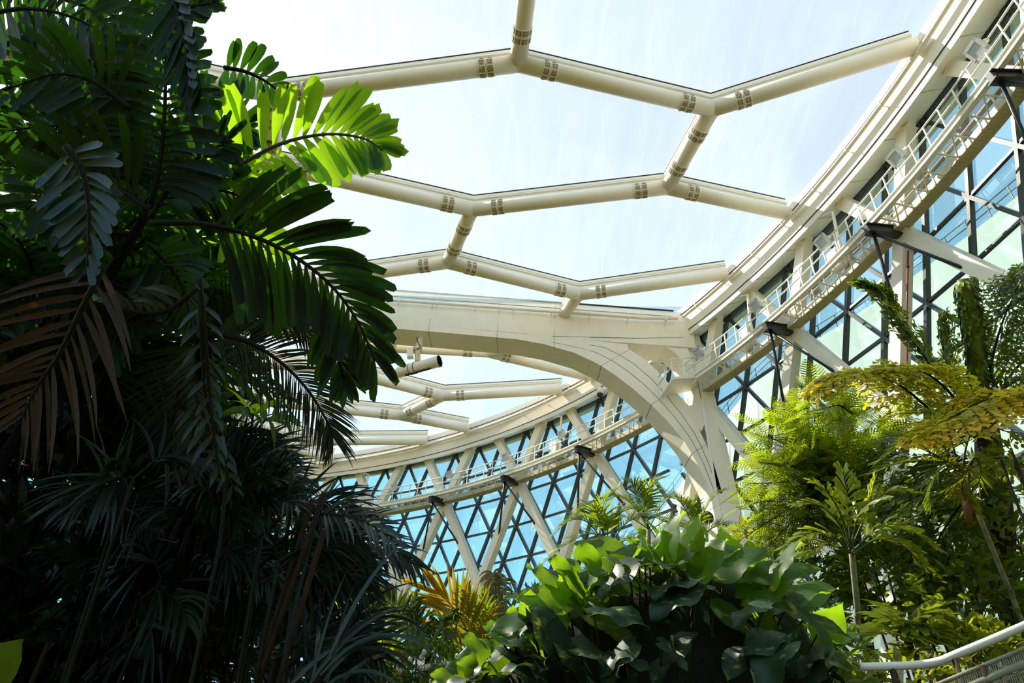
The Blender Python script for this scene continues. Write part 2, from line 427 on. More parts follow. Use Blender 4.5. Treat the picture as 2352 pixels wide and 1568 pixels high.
def net(name, T1, T2, A0, B0, over, region, halfplane, ir, jr, far):
    root = empty(name, U(CX, CY, 10.3), kind='structure')
    Pn = {}
    for i in ir:
        for j in jr:
            Pn['A', i, j] = (A0[0]+i*T1[0]+j*T2[0], A0[1]+i*T1[1]+j*T2[1])
            Pn['B', i, j] = (B0[0]+i*T1[0]+j*T2[0], B0[1]+i*T1[1]+j*T2[1])
    Pn.update(over)
    hubs = {}
    rt = .135
    for i in ir:
        for j in jr:
            for other in ((i, j), (i-1, j+1), (i-1, j)):
                if ('B',)+other not in Pn: continue
                p, q = Pn['A', i, j], Pn[('B',)+other]
                c = clip_line(p, q, region)
                if c is None: continue
                a = U(c[0][0], c[0][1], dish(*c[0])); b = U(c[1][0], c[1][1], dish(*c[1]))
                d = (b-a); ln = d.length
                if ln < .6: continue
                d.normalize(); sx = d.cross(V3((0, 0, 1))).normalized(); up = sx.cross(d)
                tb = MB(); tb.tube([a, b], rt*S, 20)
                to = tb.build('roof_tube', M['cream'], root, origin=a)
                # clamp strip for the foil: upstand, two ledges and a dark edge
                st = MB()
                za, zb = a+up*(rt+.05)*S, b+up*(rt+.05)*S
                st.beam(za, zb, .10*S, .16*S, up)
                st.beam(za+up*.03*S, zb+up*.03*S, .17*S, .022*S, up)
                st.beam(za+up*.11*S, zb+up*.11*S, .13*S, .06*S, up)
                so = st.build('clamp_strip', M['white'], to)
                sb = MB(); sb.beam(za+up*.148*S, zb+up*.148*S, .155*S, .018*S, up); sb.build('edge_seal', M['dark'], to)
                sb = MB(); sb.beam(za+up*.066*S, zb+up*.066*S, .128*S, .022*S, up); sb.build('tan_seal', M['tan'], to)
                # bolted collars near each real node, their shaded openings painted brown
                for e, (pt, dd, isn) in enumerate(((a, d, True), (b, -d, region(p) and region(q)))):
                    if not isn or ln < 3: continue
                    cb = MB(); ib = MB()
                    for w in range(2):
                        c0 = pt+dd*(.38+.125*w)*S; c1 = c0+dd*.10*S
                        ib.tube([c0, c1], (rt+.002)*S, 16, cap=False)
                        for cc in (c0, c1):
                            cb.tube([cc-dd*.014, cc+dd*.014], (rt+.012)*S, 20)
                        for qn in range(8):
                            an = 2*PI*qn/8
                            o = sx*math.cos(an)+up*math.sin(an)
                            cb.beam(c0+o*(rt+.004)*S, c1+o*(rt+.004)*S, .04, .03, o)
                        for qn in range(8):
                            an = 2*PI*(qn+.5)/8
                            o = sx*math.cos(an)+up*math.sin(an)
                            ib.box((c0+c1)/2+o*(rt+.006)*S, dd*.055, dd.cross(o)*.055, o*.012)
                    co = cb.build('bolted_collar', M['white'], to)
                    ib.build('opening_shade', M['shade_brown'], co)
                for pt2, nm in ((p, ('A', i, j)), (q, ('B',)+other)):
                    if region(pt2): hubs[nm] = pt2
    for nm, pt in hubs.items():
        hb = MB(); c = U(pt[0], pt[1], dish(*pt)); hb.ball(c, rt*S*1.01, 18, 12); hb.build('node_joint', M['cream'], root, origin=c)
    # foil cushions
    for i in ir:
        for j in jr:
            keys = [('A', i, j), ('B', i, j), ('A', i+1, j), ('B', i, j+1), ('A', i, j+1), ('B', i-1, j+1)]
            if any(k not in Pn for k in keys): continue
            poly = [Pn[k] for k in keys]
            poly = poly_clip(poly, halfplane)
            for q in range(96):
                if len(poly) < 3: break
                an = 2*PI*q/96; nx, ny = math.cos(an), math.sin(an)
                poly = poly_clip(poly, lambda P: 19.36-((P[0]-CX)*nx+(P[1]-CY)*ny))
            if len(poly) < 3: continue
            # resample the outline
            pts = []
            for q in range(len(poly)):
                a, b = poly[q], poly[(q+1) % len(poly)]
                L_ = math.hypot(b[0]-a[0], b[1]-a[1]); m = max(1, int(L_/.35))
                pts += [(a[0]+(b[0]-a[0])*w/m, a[1]+(b[1]-a[1])*w/m) for w in range(m)]
            cx_ = sum(p[0] for p in pts)/len(pts); cy_ = sum(p[1] for p in pts)/len(pts)
            dia = min(max(p[0] for p in pts)-min(p[0] for p in pts), max(p[1] for p in pts)-min(p[1] for p in pts))
            for nm_, sg, z_off in (('roof_cushion', 1, .31),):
                mb = MB(); rings = [1.0, .93, .83, .68, .5, .3, .12]; n = len(pts); vs = []
                for s_ in rings:
                    for p in pts:
                        x, y = cx_+(p[0]-cx_)*s_, cy_+(p[1]-cy_)*s_
                        vs.append(U(x, y, dish(x, y)+z_off+sg*.10*dia*(1-s_**2.2)))
                vs.append(U(cx_, cy_, dish(cx_, cy_)+z_off+sg*.10*dia))
                fs = [(r*n+k, r*n+(k+1) % n, (r+1)*n+(k+1) % n, (r+1)*n+k) for r in range(len(rings)-1) for k in range(n)]
                fs += [((len(rings)-1)*n+k, (len(rings)-1)*n+(k+1) % n, len(vs)-1) for k in range(n)]
                mb.add(vs, fs, True)
                mb.build(nm_, M['foil'], root, origin=U(cx_, cy_, 10.3))
    return root
M['shade_brown'] = paint('shade_brown_paint', (.42, .33, .22), .6, .3, 12)  # brown stands for shade inside the collar openings; driver boxes share it
over1 = {('A', 0, 0): (-.22, 5.88), ('B', 0, 0): (3.03, 6.64), ('A', 1, 0): (2.67, 8.36), ('B', 0, 1): (-.94, 8.97), ('B', -1, 1): (-4.03, 6.5),
         ('A', 0, 1): (-4.42, 7.94), ('A', 1, 1): (-1.46, 10.51), ('B', 1, 1): (1.42, 11.57), ('A', 1, -1): (6.9, 5.05), ('B', 1, 0): (6.2, 9.25),
         ('A', 2, 0): (5.4, 10.62), ('B', -1, 0): (-.10, 4.1), ('A', 2, 1): (1.0, 12.75)}
in1 = lambda P: math.hypot(P[0]-CX, P[1]-CY) < R_NET and P[1] < YB0
in2 = lambda P: math.hypot(P[0]-CX, P[1]-CY) < R_NET and P[1] > YB1
net('ceiling', (2.88, 2.45), (-3.98, 2.35), (-.22, 5.88), (3.03, 6.64), over1, in1, lambda P: YB0+.09-P[1], range(-7, 5), range(-4, 9), False)
over2 = {('A', 0, 0): (-4.26, 15.11), ('B', 0, 0): (-1.81, 16.37), ('B', -1, 0): (-3.44, 13.78), ('A', 1, 0): (-3.12, 17.68), ('B', 1, 1): (-6.0, 19.75),
         ('A', 2, 1): (-7.39, 20.44), ('A', 1, -1): (2.2, 15.80), ('B', 1, 0): (-.6, 18.7), ('A', 2, 0): (-1.9, 19.4), ('B', 2, 1): (-5.2, 21.5), ('A', 0, -1): (-.6, 13.98)}
net('ceiling', (1.35, 2.6), (-5.45, .55), (-4.26, 15.11), (-1.81, 16.37), over2, in2, lambda P: P[1]-YB1+.09, range(-3, 4), range(-3, 5), True)

# ---------------------------------------------------------------- cross beam that turns down into the arch leg
M['arch'] = M['cream']
low = [(-30, 9.27), (-20, 9.27), (-8, 9.27), (-4.1, 9.27), (-2.7, 9.28), (-1.7, 9.27), (-.75, 9.25), (.12, 9.23), (.72, 9.15), (1.41, 8.97), (1.9, 8.73), (2.3, 8.45),
       (2.68, 8.13), (3.05, 7.76), (3.37, 7.38), (3.67, 6.94), (3.82, 6.65), (3.93, 6.38), (4.06, 5.97), (4.14, 5.5), (4.16, 5.0), (4.14, 3.5), (4.1, -.7)]
topc = [(-30, 10.42), (-20, 10.42), (-8, 10.42), (-4.1, 10.42), (-2.7, 10.42), (-1.7, 10.40), (-.75, 10.38), (.12, 10.37), (.9, 10.37), (1.6, 10.38), (2.0, 10.38), (2.3, 10.4),
        (2.6, 10.4), (2.7, 9.10), (2.95, 8.93), (3.40, 8.38), (3.62, 8.05), (3.80, 7.70), (4.01, 7.24), (4.3, 6.7), (4.5, 6.0), (4.62, 4.0), (4.7, -.7)]
# the leg ribs: outer line of the curved rib from the beam underside down to the pillar
rib_out = [(1.75, 9.36), (2.27, 9.34), (2.62, 9.16), (2.95, 8.93), (3.27, 8.58), (3.55, 8.15), (3.80, 7.70), (4.01, 7.24), (4.12, 6.9), (4.22, 6.5), (4.32, 5.84), (4.36, 5.0), (4.4, 3.5), (4.4, -.7)]
rib_in = [(1.41, 8.97), (1.7, 8.84), (2.0, 8.67), (2.3, 8.45), (2.68, 8.13), (3.05, 7.76), (3.37, 7.38), (3.67, 6.94), (3.80, 6.66), (3.92, 6.38), (4.06, 5.97), (4.14, 5.0), (4.16, 3.5), (4.16, -.7)]
beam = empty('arch_beam', U(4.3, 12.6, -.7), 'cream box beam crossing under the roof and curving down into an arch leg', 'beam')
mb = MB()
# straight part, with its ends at the ring
bx = [-30, -24, -18, -12, -8, -6, -4.1, -2.7, -1.7, -.75, .12, .72, 1.41, 1.75]
bl = dict(low); zl = lambda x: np.interp(x, [q[0] for q in low[:12]], [q[1] for q in low[:12]])
secs = [[U(x, YB0, float(zl(x))), U(x, YB0-.02, 9.85), U(x, YB0+.05, 10.42), U(x, YB1-.05, 10.42), U(x, YB1+.02, 9.85), U(x, YB1, float(zl(x)))] for x in bx]
mb.sweep(secs)
mb.build('beam_box', M['arch'], beam)
mb = MB()
mb.sweep([[U(x, YB0, 9.36), U(x, YB0-.02, 9.85), U(x, YB0+.05, 10.42), U(x, YB1-.05, 10.42), U(x, YB1+.02, 9.85), U(x, YB1, 9.36)] for x in (1.75, 2.3, 2.9, 3.5, 4.0, 4.15)])
mb.build('beam_end', M['arch'], beam)
mb = MB()
mb.sweep([[U(i[0], YB0, i[1]), U(o[0], YB0, o[1]), U(o[0], YB1, o[1]), U(i[0], YB1, i[1])] for i, o in zip(rib_in, rib_out)])
mb.build('arch_leg', M['arch'], beam)
# panel joints on the visible face
jb = MB()
def strip(line, w=.006, y=YB0, dy=.008):
    for (a, b) in zip(line[:-1], line[1:]):
        jb.beam(U(a[0], y-dy*.2, a[1]), U(b[0], y-dy*.2, b[1]), dy*S, w*S, V3((0, 0, 1)))
strip([(-12, 9.45), (-4, 9.45), (-1.76, 9.44), (.12, 9.40), (.9, 9.38)])
strip([(.9, 9.38), (1.21, 9.40), (2.8, 9.5), (3.9, 9.62)], y=YB0-.008)
strip([(-12, 10.22), (3.7, 10.24)], y=YB0+.018)
mid = [(lerp(i[0], o[0], .36), lerp(i[1], o[1], .36)) for i, o in zip(rib_in, rib_out)][:11]
strip([(.9, 9.22)]+mid)
mid = [(lerp(i[0], o[0], .68), lerp(i[1], o[1], .68)) for i, o in zip(rib_in, rib_out)][:11]
strip([(1.1, 9.36)]+mid)
for i in (2, 5, 8, 11):
    jb.beam(U(rib_in[i][0], YB0-.001, rib_in[i][1]), U(rib_out[i][0], YB0-.001, rib_out[i][1]), .004*S, .004*S, V3((0, 1, 0)))
    jb.beam(U(rib_in[i][0]-.002, YB0, rib_in[i][1]-.002), U(rib_in[i][0]-.002, YB1, rib_in[i][1]-.002), .006*S, .004*S)
for x in (-7, -5.4, -3.6, -1.9, -.35, .95):
    z = float(zl(x))
    jb.beam(U(x, YB0, z-.001), U(x+.05, YB1, z-.001), .006*S, .004*S)
    jb.beam(U(x, YB0-.004, z), U(x, YB0-.02, 10.3), .004*S, .006*S, V3((0, 1, 0)))
jb.build('panel_joint', M['joint'], beam)
eb = MB(); eb.beam(U(-28, YB0+.04, 10.43), U(3.75, YB0+.04, 10.43), .05*S, .02*S); eb.build('edge_seal', M['dark'], beam)
# pillar: follows the wall down, broadening where the leg joins it
pil = MB()
def pill(z, xl, xr, yf, d):
    return [U(xl, yf, z), U(xr, yf, z), U(xr+.12, yf+d, z), U(xl+.1, yf+d, z)]
pil.sweep([pill(9.8, 3.93, 4.32, 12.42, .62), pill(9.3, 4.02, 4.36, 12.40, .62), pill(8.6, 4.12, 4.42, 12.36, .66), pill(7.97, 4.16, 4.46, 12.32, .7),
           pill(7.2, 4.17, 4.52, 12.30, .75), pill(5.84, 4.2, 4.62, 12.30, .8), pill(4, 4.2, 4.75, 12.28, .85), pill(-.7, 4.2, 4.9, 12.25, .9)])
pil.build('pillar', M['arch'], beam)
jb = MB(); jb.beam(U(4.17, 12.30, 7.2), U(4.22, 12.29, 4.5), .02*S, .05*S); jb.beam(U(4.15, 12.31, 8.0), U(4.17, 12.30, 7.2), .02*S, .05*S); jb.build('edge_trim', M['white'], beam)
# haunch web behind the opening between leg, beam and pillar
wb = MB()
import_pts = []
op = []                                        # rounded opening outline
def arcpts(cx, cz, r, t0, t1, n=8): return [(cx+r*math.cos(t0+(t1-t0)*i/n), cz+r*math.sin(t0+(t1-t0)*i/n)) for i in range(n+1)]
outer = [(1.9, 9.40), (2.4, 9.52), (3.0, 9.58), (3.9, 9.66), (3.98, 9.4), (4.05, 9.0), (4.1, 8.5), (4.14, 8.0), (4.15, 7.4), (4.06, 7.2), (3.80, 7.72), (3.55, 8.17), (3.27, 8.6), (2.95, 8.95), (2.6, 9.17), (2.25, 9.34)]
inner = [(2.62, 9.36), (2.85, 9.38), (3.2, 9.38), (3.45, 9.36), (3.65, 9.24), (3.80, 9.05), (3.9, 8.75), (3.95, 8.4), (3.98, 8.05), (3.94, 7.85), (3.86, 7.82), (3.72, 8.0), (3.5, 8.32), (3.2, 8.72), (2.93, 9.0), (2.62, 9.22)]
for yy in (YB0+.03, YB1-.02):
    n = len(outer)
    wb.add([U(x, yy, z) for x, z in outer]+[U(x, yy, z) for x, z in inner], [(k, (k+1) % n, n+(k+1) % n, n+k) for k in range(n)])
n = len(inner)
wb.add([U(x, YB0+.03, z) for x, z in inner]+[U(x, YB1-.02, z) for x, z in inner], [(k, (k+1) % n, n+(k+1) % n, n+k) for k in range(n)], False)
wb.build('haunch_web', M['arch'], beam)
# drain pipe on the beam
root = empty('gutter_pipe', U(3.8, YB0-.12, 10.05), 'cream drain pipe clipped along the face of the cross beam', 'pipe')
mb = MB(); mb.tube([U(3.78, YB0-.1, 10.10), U(3, YB0-.12, 10.02), U(-28, YB0-.12, 9.96)], .041*S, 12); mb.build('pipe', M['cream'], root)
for q in range(18):
    x = 3.5-.88*q; b = MB()
    b.beam(U(x, YB0-.17, 9.96), U(x, YB0-.01, 9.94), .03, .03); b.beam(U(x, YB0-.02, 9.94), U(x, YB0-.02, 9.76), .04, .02, V3((0, 1, 0)))
    b.beam(U(x, YB0-.17, 9.94), U(x, YB0-.19, 10.08), .025, .015, V3((1, 0, 0)))
    b.tube([U(x-.02, YB0-.12, 10.0), U(x+.02, YB0-.12, 10.0)], .038*S, 10)
    b.build('pipe_bracket', M['white'], root)
# ================================================================== CATWALK
RI, RO = 19.06, 19.42                       # inner and outer girder
ZD = 8.38                                   # deck level
def catwalk(a0, a1, label, far):
    root = empty('catwalk', pol(a0, RI, ZD), label, 'catwalk')
    A = arc(a0, a1, .008)
    mb = MB()
    for R, w, z0, z1 in ((RI, .03, ZD-.10, ZD), ):
        mb.sweep([[pol(a, R, z0), pol(a, R+w, z0), pol(a, R+w, z1), pol(a, R, z1)] for a in A])
    mb.sweep([[pol(a, RI-.03, ZD-.012), pol(a, RI+.05, ZD-.012), pol(a, RI+.05, ZD+.004), pol(a, RI-.03, ZD+.004)] for a in A])
    mb.sweep([[pol(a, RI-.02, ZD-.115), pol(a, RI+.06, ZD-.115), pol(a, RI+.06, ZD-.10), pol(a, RI-.02, ZD-.10)] for a in A])
    mb.build('inner_girder', M['white'], root)
    mb = MB()
    mb.sweep([[pol(a, RO, ZD-.15), pol(a, RO+.03, ZD-.15), pol(a, RO+.03, ZD-.03), pol(a, RO, ZD-.03)] for a in A])
    mb.build('outer_girder', M['white'], root)
    mb = MB()
    mb.sweep([[pol(a, RO+.0, ZD-.165), pol(a, RO+.20, ZD-.165), pol(a, RO+.20, ZD-.15), pol(a, RO, ZD-.15)] for a in A])
    n = int(abs(a1-a0)/.0032)
    for q in range(n):
        a = a0+(a1-a0)*q/n
        mb.beam(pol(a, RO+.04, ZD-.168), pol(a, RO+.17, ZD-.168), .03, .02)
    mb.build('grating', M['grille'], root)
    # lattice between the girders
    n = int(abs(a1-a0)/.0165)
    zz = MB()
    for q in range(n):
        b0 = a0+(a1-a0)*q/n; b1 = a0+(a1-a0)*(q+1)/n; bm = (b0+b1)/2
        zz.beam(pol(b0, RI+.03, ZD-.13), pol(b0, RO, ZD-.13), .05, .05)
        if q % 2: zz.beam(pol(b0, RI+.03, ZD-.12), pol(b1, RO, ZD-.12), .045, .045)
        zz.beam(pol(bm, RO, ZD-.15), pol(bm, RO, ZD+.20), .055, .055, V3((1, 0, 0)))
    zz.build('lattice', M['white'], root)
    dk = MB()
    dk.sweep([[pol(a, RI+.05, ZD-.006), pol(a, RO+.04, ZD-.006), pol(a, RO+.04, ZD+.002), pol(a, RI+.05, ZD+.002)] for a in A])
    dk.build('deck', M['mesh'], root)
    # railings
    rl = MB()
    for R, z in ((R_RAIL, Z_RAIL), (R_RAIL, Z_RAIL-.19), (RO+.05, ZD+.20)):
        rl.tube([pol(a, R, z) for a in A], .0145*S if R < 19.2 else .012*S, 8)
    rl.tube([pol(a, R_RAIL+.01, ZD+.05) for a in A], .006*S, 6)
    rl.build('handrail', M['white'], root)
    n = int(abs(a1-a0)/.0165)
    for q in range(n+1):
        a = a0+(a1-a0)*q/n
        p = MB(); p.beam(pol(a, R_RAIL, Z_RAIL), pol(a, R_RAIL-.005, ZD-.02), .033, .055, V3((math.cos(a), math.sin(a), 0)))
        p.build('post', M['white'], root)
    st = MB()
    for q in range(0, n+1, 2):
        a = a0+(a1-a0)*q/n
        st.beam(pol(a-.001, R_RAIL+.01, ZD+.012), pol(a+.001, R_RAIL+.01, ZD+.012), .12, .03)
    st.build('rusty_shoe', M['rust'], root)
    return root
def mesh_mat():
    m, nt, N, L = mat('deck_mesh')
    out = N.new('ShaderNodeOutputMaterial'); b = N.new('ShaderNodeBsdfPrincipled'); t = N.new('ShaderNodeBsdfTransparent'); mx = N.new('ShaderNodeMixShader')
    b.inputs['Base Color'].default_value = (.55, .53, .48, 1)
    tc = N.new('ShaderNodeTexCoord'); br = N.new('ShaderNodeTexBrick')
    br.inputs['Scale'].default_value = 22; br.inputs['Mortar Size'].default_value = .03; br.inputs['Color1'].default_value = (1, 1, 1, 1); br.inputs['Color2'].default_value = (1, 1, 1, 1); br.inputs['Mortar'].default_value = (0, 0, 0, 1)
    L.new(tc.outputs['Object'], br.inputs['Vector']); L.new(br.outputs['Color'], mx.inputs[0])
    L.new(b.outputs[0], mx.inputs[1]); L.new(t.outputs[0], mx.inputs[2]); L.new(mx.outputs[0], out.inputs[0])
    return m
M['mesh'] = mesh_mat()
a_r = math.atan2(12.0-CY, 4.12-CX)
catw_r = catwalk(ang(34), A_ARCH_R-.003, 'white steel catwalk climbing to the upper right along the sunlit glass wall', False)
# landing with its own railing where the right catwalk meets the arch
lr = MB(); P0 = pol(A_ARCH_R-.018, R_RAIL, Z_RAIL)
LP = [P0] + [(lambda d: U(*(d*(y/d.y))))(ray(px, py)) for px, py, y in ((1541, 824, 11.75), (1512, 866, 12.2))]
for h in (0, -.19*S):
    lr.tube([p+V3((0, 0, h)) for p in LP], .0145*S, 8)
for p in [LP[0], LP[0].lerp(LP[1], .5), LP[1], LP[1].lerp(LP[2], .5), LP[2]]:
    lr.beam(p, p-V3((0, 0, .46*S)), .05, .05, V3((1, 0, 0)))
lr.build('landing_rail', M['white'], catw_r)
ld = MB(); zz_ = V3((0, 0, -.46*S)); q_ = [LP[0]+zz_, LP[1]+zz_, LP[2]+zz_, pol(A_ARCH_R, RO, ZD)]
ld.add(q_+[p-V3((0, 0, .14)) for p in q_], [(0, 1, 2, 3), (7, 6, 5, 4), (0, 4, 5, 1), (1, 5, 6, 2), (2, 6, 7, 3), (3, 7, 4, 0)]); ld.build('landing', M['white'], catw_r)
catw_l = catwalk(A_ARCH_L+.006, ang(-6), 'white steel catwalk running along the far glass wall behind the arch', True)

# ---------------------------------------------------------------- black knee brackets carrying the catwalk
ordn = ['first', 'second', 'third', 'fourth', 'fifth', 'sixth', 'seventh', 'eighth', 'ninth', 'tenth', 'eleventh', 'twelfth', 'thirteenth', 'fourteenth']
def bracket(k, label):
    a = ang(k)
    root = empty('support_bracket', node(k, 2, .3), label, 'bracket', 'black brackets under the catwalk')
    tip = pol(a, RI-.14, ZD-.25); rt_ = node(k, 2, .35) + V3((0, 0, .18))
    mb = MB(); d = (rt_-tip).normalized(); 
    mb.beam(tip, rt_, .20, .36, V3((0, 0, 1)))
    mb.beam(tip+V3((0, 0, .19)), rt_+V3((0, 0, .19)), .34, .05); mb.beam(tip-V3((0, 0, .19)), rt_-V3((0, 0, .19)), .34, .05)
    mb.build('arm', M['black_steel'], root)
    for sgn in (-1, 1):
        rod = MB(); e = node(k+sgn*.5*1.75, 2+1.75, .42)
        s0 = lerp(tip, rt_, .15)-V3((0, 0, .2))
        rod.tube([s0, e], .062, 8); rod.tube([lerp(s0, e, .93), lerp(s0, e, .96)], .10, 8)
        rod.build('tie_rod', M['black_steel'], root)
    return root
for i, k in enumerate((12, 9, 6, 3, 0)):
    bracket(k, 'black steel bracket under the far catwalk, %s to the left of the arch' % ordn[i])
for i, k in enumerate((18, 21, 24, 27)):
    bracket(k+GAP, 'black steel bracket under the right catwalk, %s going up from the arch leg' % ordn[i])

# ---------------------------------------------------------------- floodlights on the rail
def floodlight(a, label, tilt=.5, sz=.125, warm=False):
    c = pol(a, R_RAIL-.05, Z_RAIL-.02)
    root = empty('floodlight', c, label, 'floodlight', 'floodlights on the catwalk rail')
    nrm = V3((-math.cos(a)*math.cos(tilt), -math.sin(a)*math.cos(tilt), -math.sin(tilt)))
    x = nrm.cross(V3((0, 0, 1))).normalized(); y = x.cross(nrm)
    h = sz*S
    fr = MB()
    for i, j, w, l in ((0, 1, h, .05), (0, -1, h, .05), (1, 0, .05, h), (-1, 0, .05, h)):
        fr.box(c+x*i*(h-.05)+y*j*(h-.05)+nrm*.03, x*w, y*l, nrm*.05)
    fr.box(c-nrm*.03, x*h*.97, y*h*.97, nrm*.03)
    fr.build('housing', M['lampbody'], root)
    le = MB(); le.box(c+nrm*.025, x*(h-.1), y*(h-.1), nrm*.02); le.build('lens', M['lens'], root)
    bk = MB()
    bk.beam(c+x*h*1.05-nrm*.02, c+x*h*1.05-nrm*.22, .05, .10, y); bk.beam(c-x*h*1.05-nrm*.02, c-x*h*1.05-nrm*.22, .05, .10, y)
    bk.beam(c+x*h*1.05-nrm*.22, c-x*h*1.05-nrm*.22, .05, .10, y); bk.build('mount', M['cream'], root)
    db = MB(); db.box(c-nrm*.16, x*.14, y*.10, nrm*.09); db.build('driver_box', M['shade_brown'], root)
    return root
M['lampbody'] = paint('lamp_grey', (.62, .63, .64), .35, .05, 5)
def ang_px(px, py, z=Z_RAIL):
    d = ray(px, py); t = z/d.z; return math.atan2(d.y*t-CY, d.x*t-CX)
rl_ = [(1612, 812), (1756, 708), (1908, 560), (2066, 362), (2258, 115)]
for i, (x, y) in enumerate(rl_):
    floodlight(ang_px(x, y), 'square floodlight on the right catwalk rail, %s going up from the arch' % ordn[i], tilt=.55)
fl_ = [(1309, 1006), (1174, 1056), (1048, 1098), (923, 1130), (805, 1146)]
for i, (x, y) in enumerate(fl_):
    floodlight(ang_px(x, y), 'square floodlight on the far catwalk rail, %s to the left of the arch' % ordn[i], tilt=.25, sz=.105)

# ---------------------------------------------------------------- electrical cabinets on the catwalk with conduits up to the rim
def cabinet(a, label, w=.24, h=.50):
    z0 = ZD+.06
    root = empty('electrical_cabinet', pol(a, RO-.02, z0), label, 'cabinet', 'cabinets on the catwalk')
    t = V3((-math.sin(a), math.cos(a), 0)); o = V3((math.cos(a), math.sin(a), 0)); up = V3((0, 0, 1))
    c = pol(a, RO-.04, z0+h/2)
    b = MB(); b.box(c, t*w*S/2, o*.07*S, up*h*S/2); b.build('body', M['white'], root)
    d = MB(); d.box(c-o*.073*S, t*w*S*.46, o*.006*S, up*h*S*.46); do = d.build('door', M['white'], root)
    hd = MB(); hd.box(c-o*.083*S+t*w*S*.36, t*.02, o*.02, up*.10); hd.build('handle', M['dark'], do)
    cd = MB(); q = c+t*(-w*.75)*S
    cd.tube([q-up*.2*S, q+up*.42*S, pol(a-.012, R_RIM+.12, 9.66), pol(a-.004, R_RIM+.05, 9.70)], .03*S, 8); cd.build('conduit', M['cream'], root)
    return root
cabinet(ang_px(1678, 760, 8.7), 'white cabinet standing on the right catwalk just above the arch')
cabinet(ang_px(1908, 590, 8.7), 'white cabinet on the right catwalk partly behind a floodlight', h=.42)
cabinet(ang_px(1249, 1025, 8.65), 'white cabinet on the far catwalk nearest the arch', w=.26)
cabinet(ang_px(780, 1130, 8.65), 'white cabinet on the far catwalk beside the dark palms', w=.26)

# ---------------------------------------------------------------- cable trays of dark ducts on the far catwalk
for i, (x0, x1) in enumerate(((1228, 1316), (1085, 1180), (930, 1010), (850, 905))):
    a0, a1 = ang_px(x0, 1040-(x0-1228)*-.33 if x0 > 1200 else 1060+(1228-x0)*.28), ang_px(x1, 1000)
    a0 = ang(11.1-2.85*i); a1 = ang(10.0-2.85*i)
    mb = MB(); mb.sweep([[pol(a, RO+.12, ZD+.03), pol(a, RO+.20, ZD+.03), pol(a, RO+.20, ZD+.13), pol(a, RO+.12, ZD+.13)] for a in arc(a0, a1, .01)])
    tag(mb.build('cable_duct', M['dark'], origin=pol(a0, RO, ZD)), 'black duct lying along the far catwalk, %s to the left of the arch' % ordn[i], 'duct', 'ducts on the far catwalk')

# ---------------------------------------------------------------- dome cameras
def dome(p, label, r=.20):
    root = empty('dome_camera', p, label, 'camera')
    h = MB(); h.tube([p+V3((0, 0, .75)), p+V3((0, 0, .45))], .05, 8); h.tube([p+V3((0, 0, .46)), p+V3((0, 0, .30)), p+V3((0, 0, .02))], [.10, r*.95, r], 14); h.build('housing', M['white'], root)
    b = MB(); b.ball(p, r*.93, 14, 9, (1, 1, 1.15)); b.build('dome', M['dark'], root)
d = ray(1378, 905); t = 9.45/d.z
dome(U(d.x*t, d.y*t, 9.45), 'small dome camera hanging under the far rim beside the arch')
d = ray(1985, 512); t = 8.55/d.z
dome(U(d.x*t, d.y*t, 8.55), 'round camera mounted on the right catwalk rail near a black bracket', .17)

# ---------------------------------------------------------------- blower hung under the cross beam
def blower():
    u_ = lambda px, py, y: (lambda d: U(*(d*(y/d.y))))(ray(px, py))
    y = 12.35
    c0 = u_(913, 856, y+.1); c1 = u_(1010, 829, y-.35)
    root = empty('blower_fan', u_(965, 778, 12.6), 'cream tubular blower hanging on a bracket under the cross beam', 'fan')
    d = (c1-c0).normalized(); r = .125*S
    mb = MB(); L_ = (c1-c0).length
    P = [0, .03, .30, .31, .42, .43, .93, .94, 1.0]; Rr = [.86, .93, .95, 1.03, 1.03, .97, .97, 1.05, 1.05]
    mb.tube([c0+d*L_*p for p in P], [r*q for q in Rr], 24, cap=False)
    mb.tube([c0+d*.01, c0+d*.02], r*.86, 24)
    mb.build('housing', M['cream'], root)
    ib = MB(); ib.tube([c1-d*.01, c1-d*.5], r*.93, 24, cap=False); ib.tube([c1-d*.42, c1-d*.46], r*.93, 24); ib.build('outlet', M['dark'], root)
    sb = MB(); 
    for q in (.30, .42): sb.tube([c0+d*L_*q, c0+d*(L_*q+.03)], r*1.06, 24)
    sb.build('strap', M['joint'], root)
    kb = MB(); x = d.cross(V3((0, 0, 1))).normalized(); z = x.cross(d)
    kb.beam(lerp(c0, c1, .2)-z*r*1.02, lerp(c0, c1, .8)-z*r*1.02, .10, .05, z); kb.build('rail', M['dark'], root)
    t = u_(965, 778, 12.6); b_ = lerp(c0, c1, .47)+z*r
    hb = MB(); hb.box(t+V3((0, 0, .02)), V3((.34, 0, 0)), V3((0, .28, 0)), V3((0, 0, .03)))
    hb.beam(t, t-V3((0, 0, .75)), .30, .30, V3((1, 0, 0)))
    hb.build('hanger', M['cream'], root)
    ar = MB(); q = t-V3((.05, 0, .72)); ar.beam(q, b_+V3((0, 0, .05)), .26, .20, V3((0, 0, 1))); ar.beam(q+V3((-.25, 0, -.05)), q+V3((.25, 0, -.05)), .2, .3); ar.build('swivel_arm', M['tan'], root)
    jb = MB(); q2 = u_(942, 812, y-.1); jb.box(q2, V3((.16, 0, .03)), V3((0, .14, 0)), V3((-.05, 0, .26))); jb.build('control_box', M['cream'], root)
    cb = MB(); cb.tube([t+V3((-.15, -.1, .05)), t+V3((-.12, -.25, -.3)), t+V3((.15, -.25, -.7)), t+V3((-.1, -.25, -.95)), q2+V3((0, -.05, .2))], .028, 6); cb.build('cable', M['dark'], root)
blower()
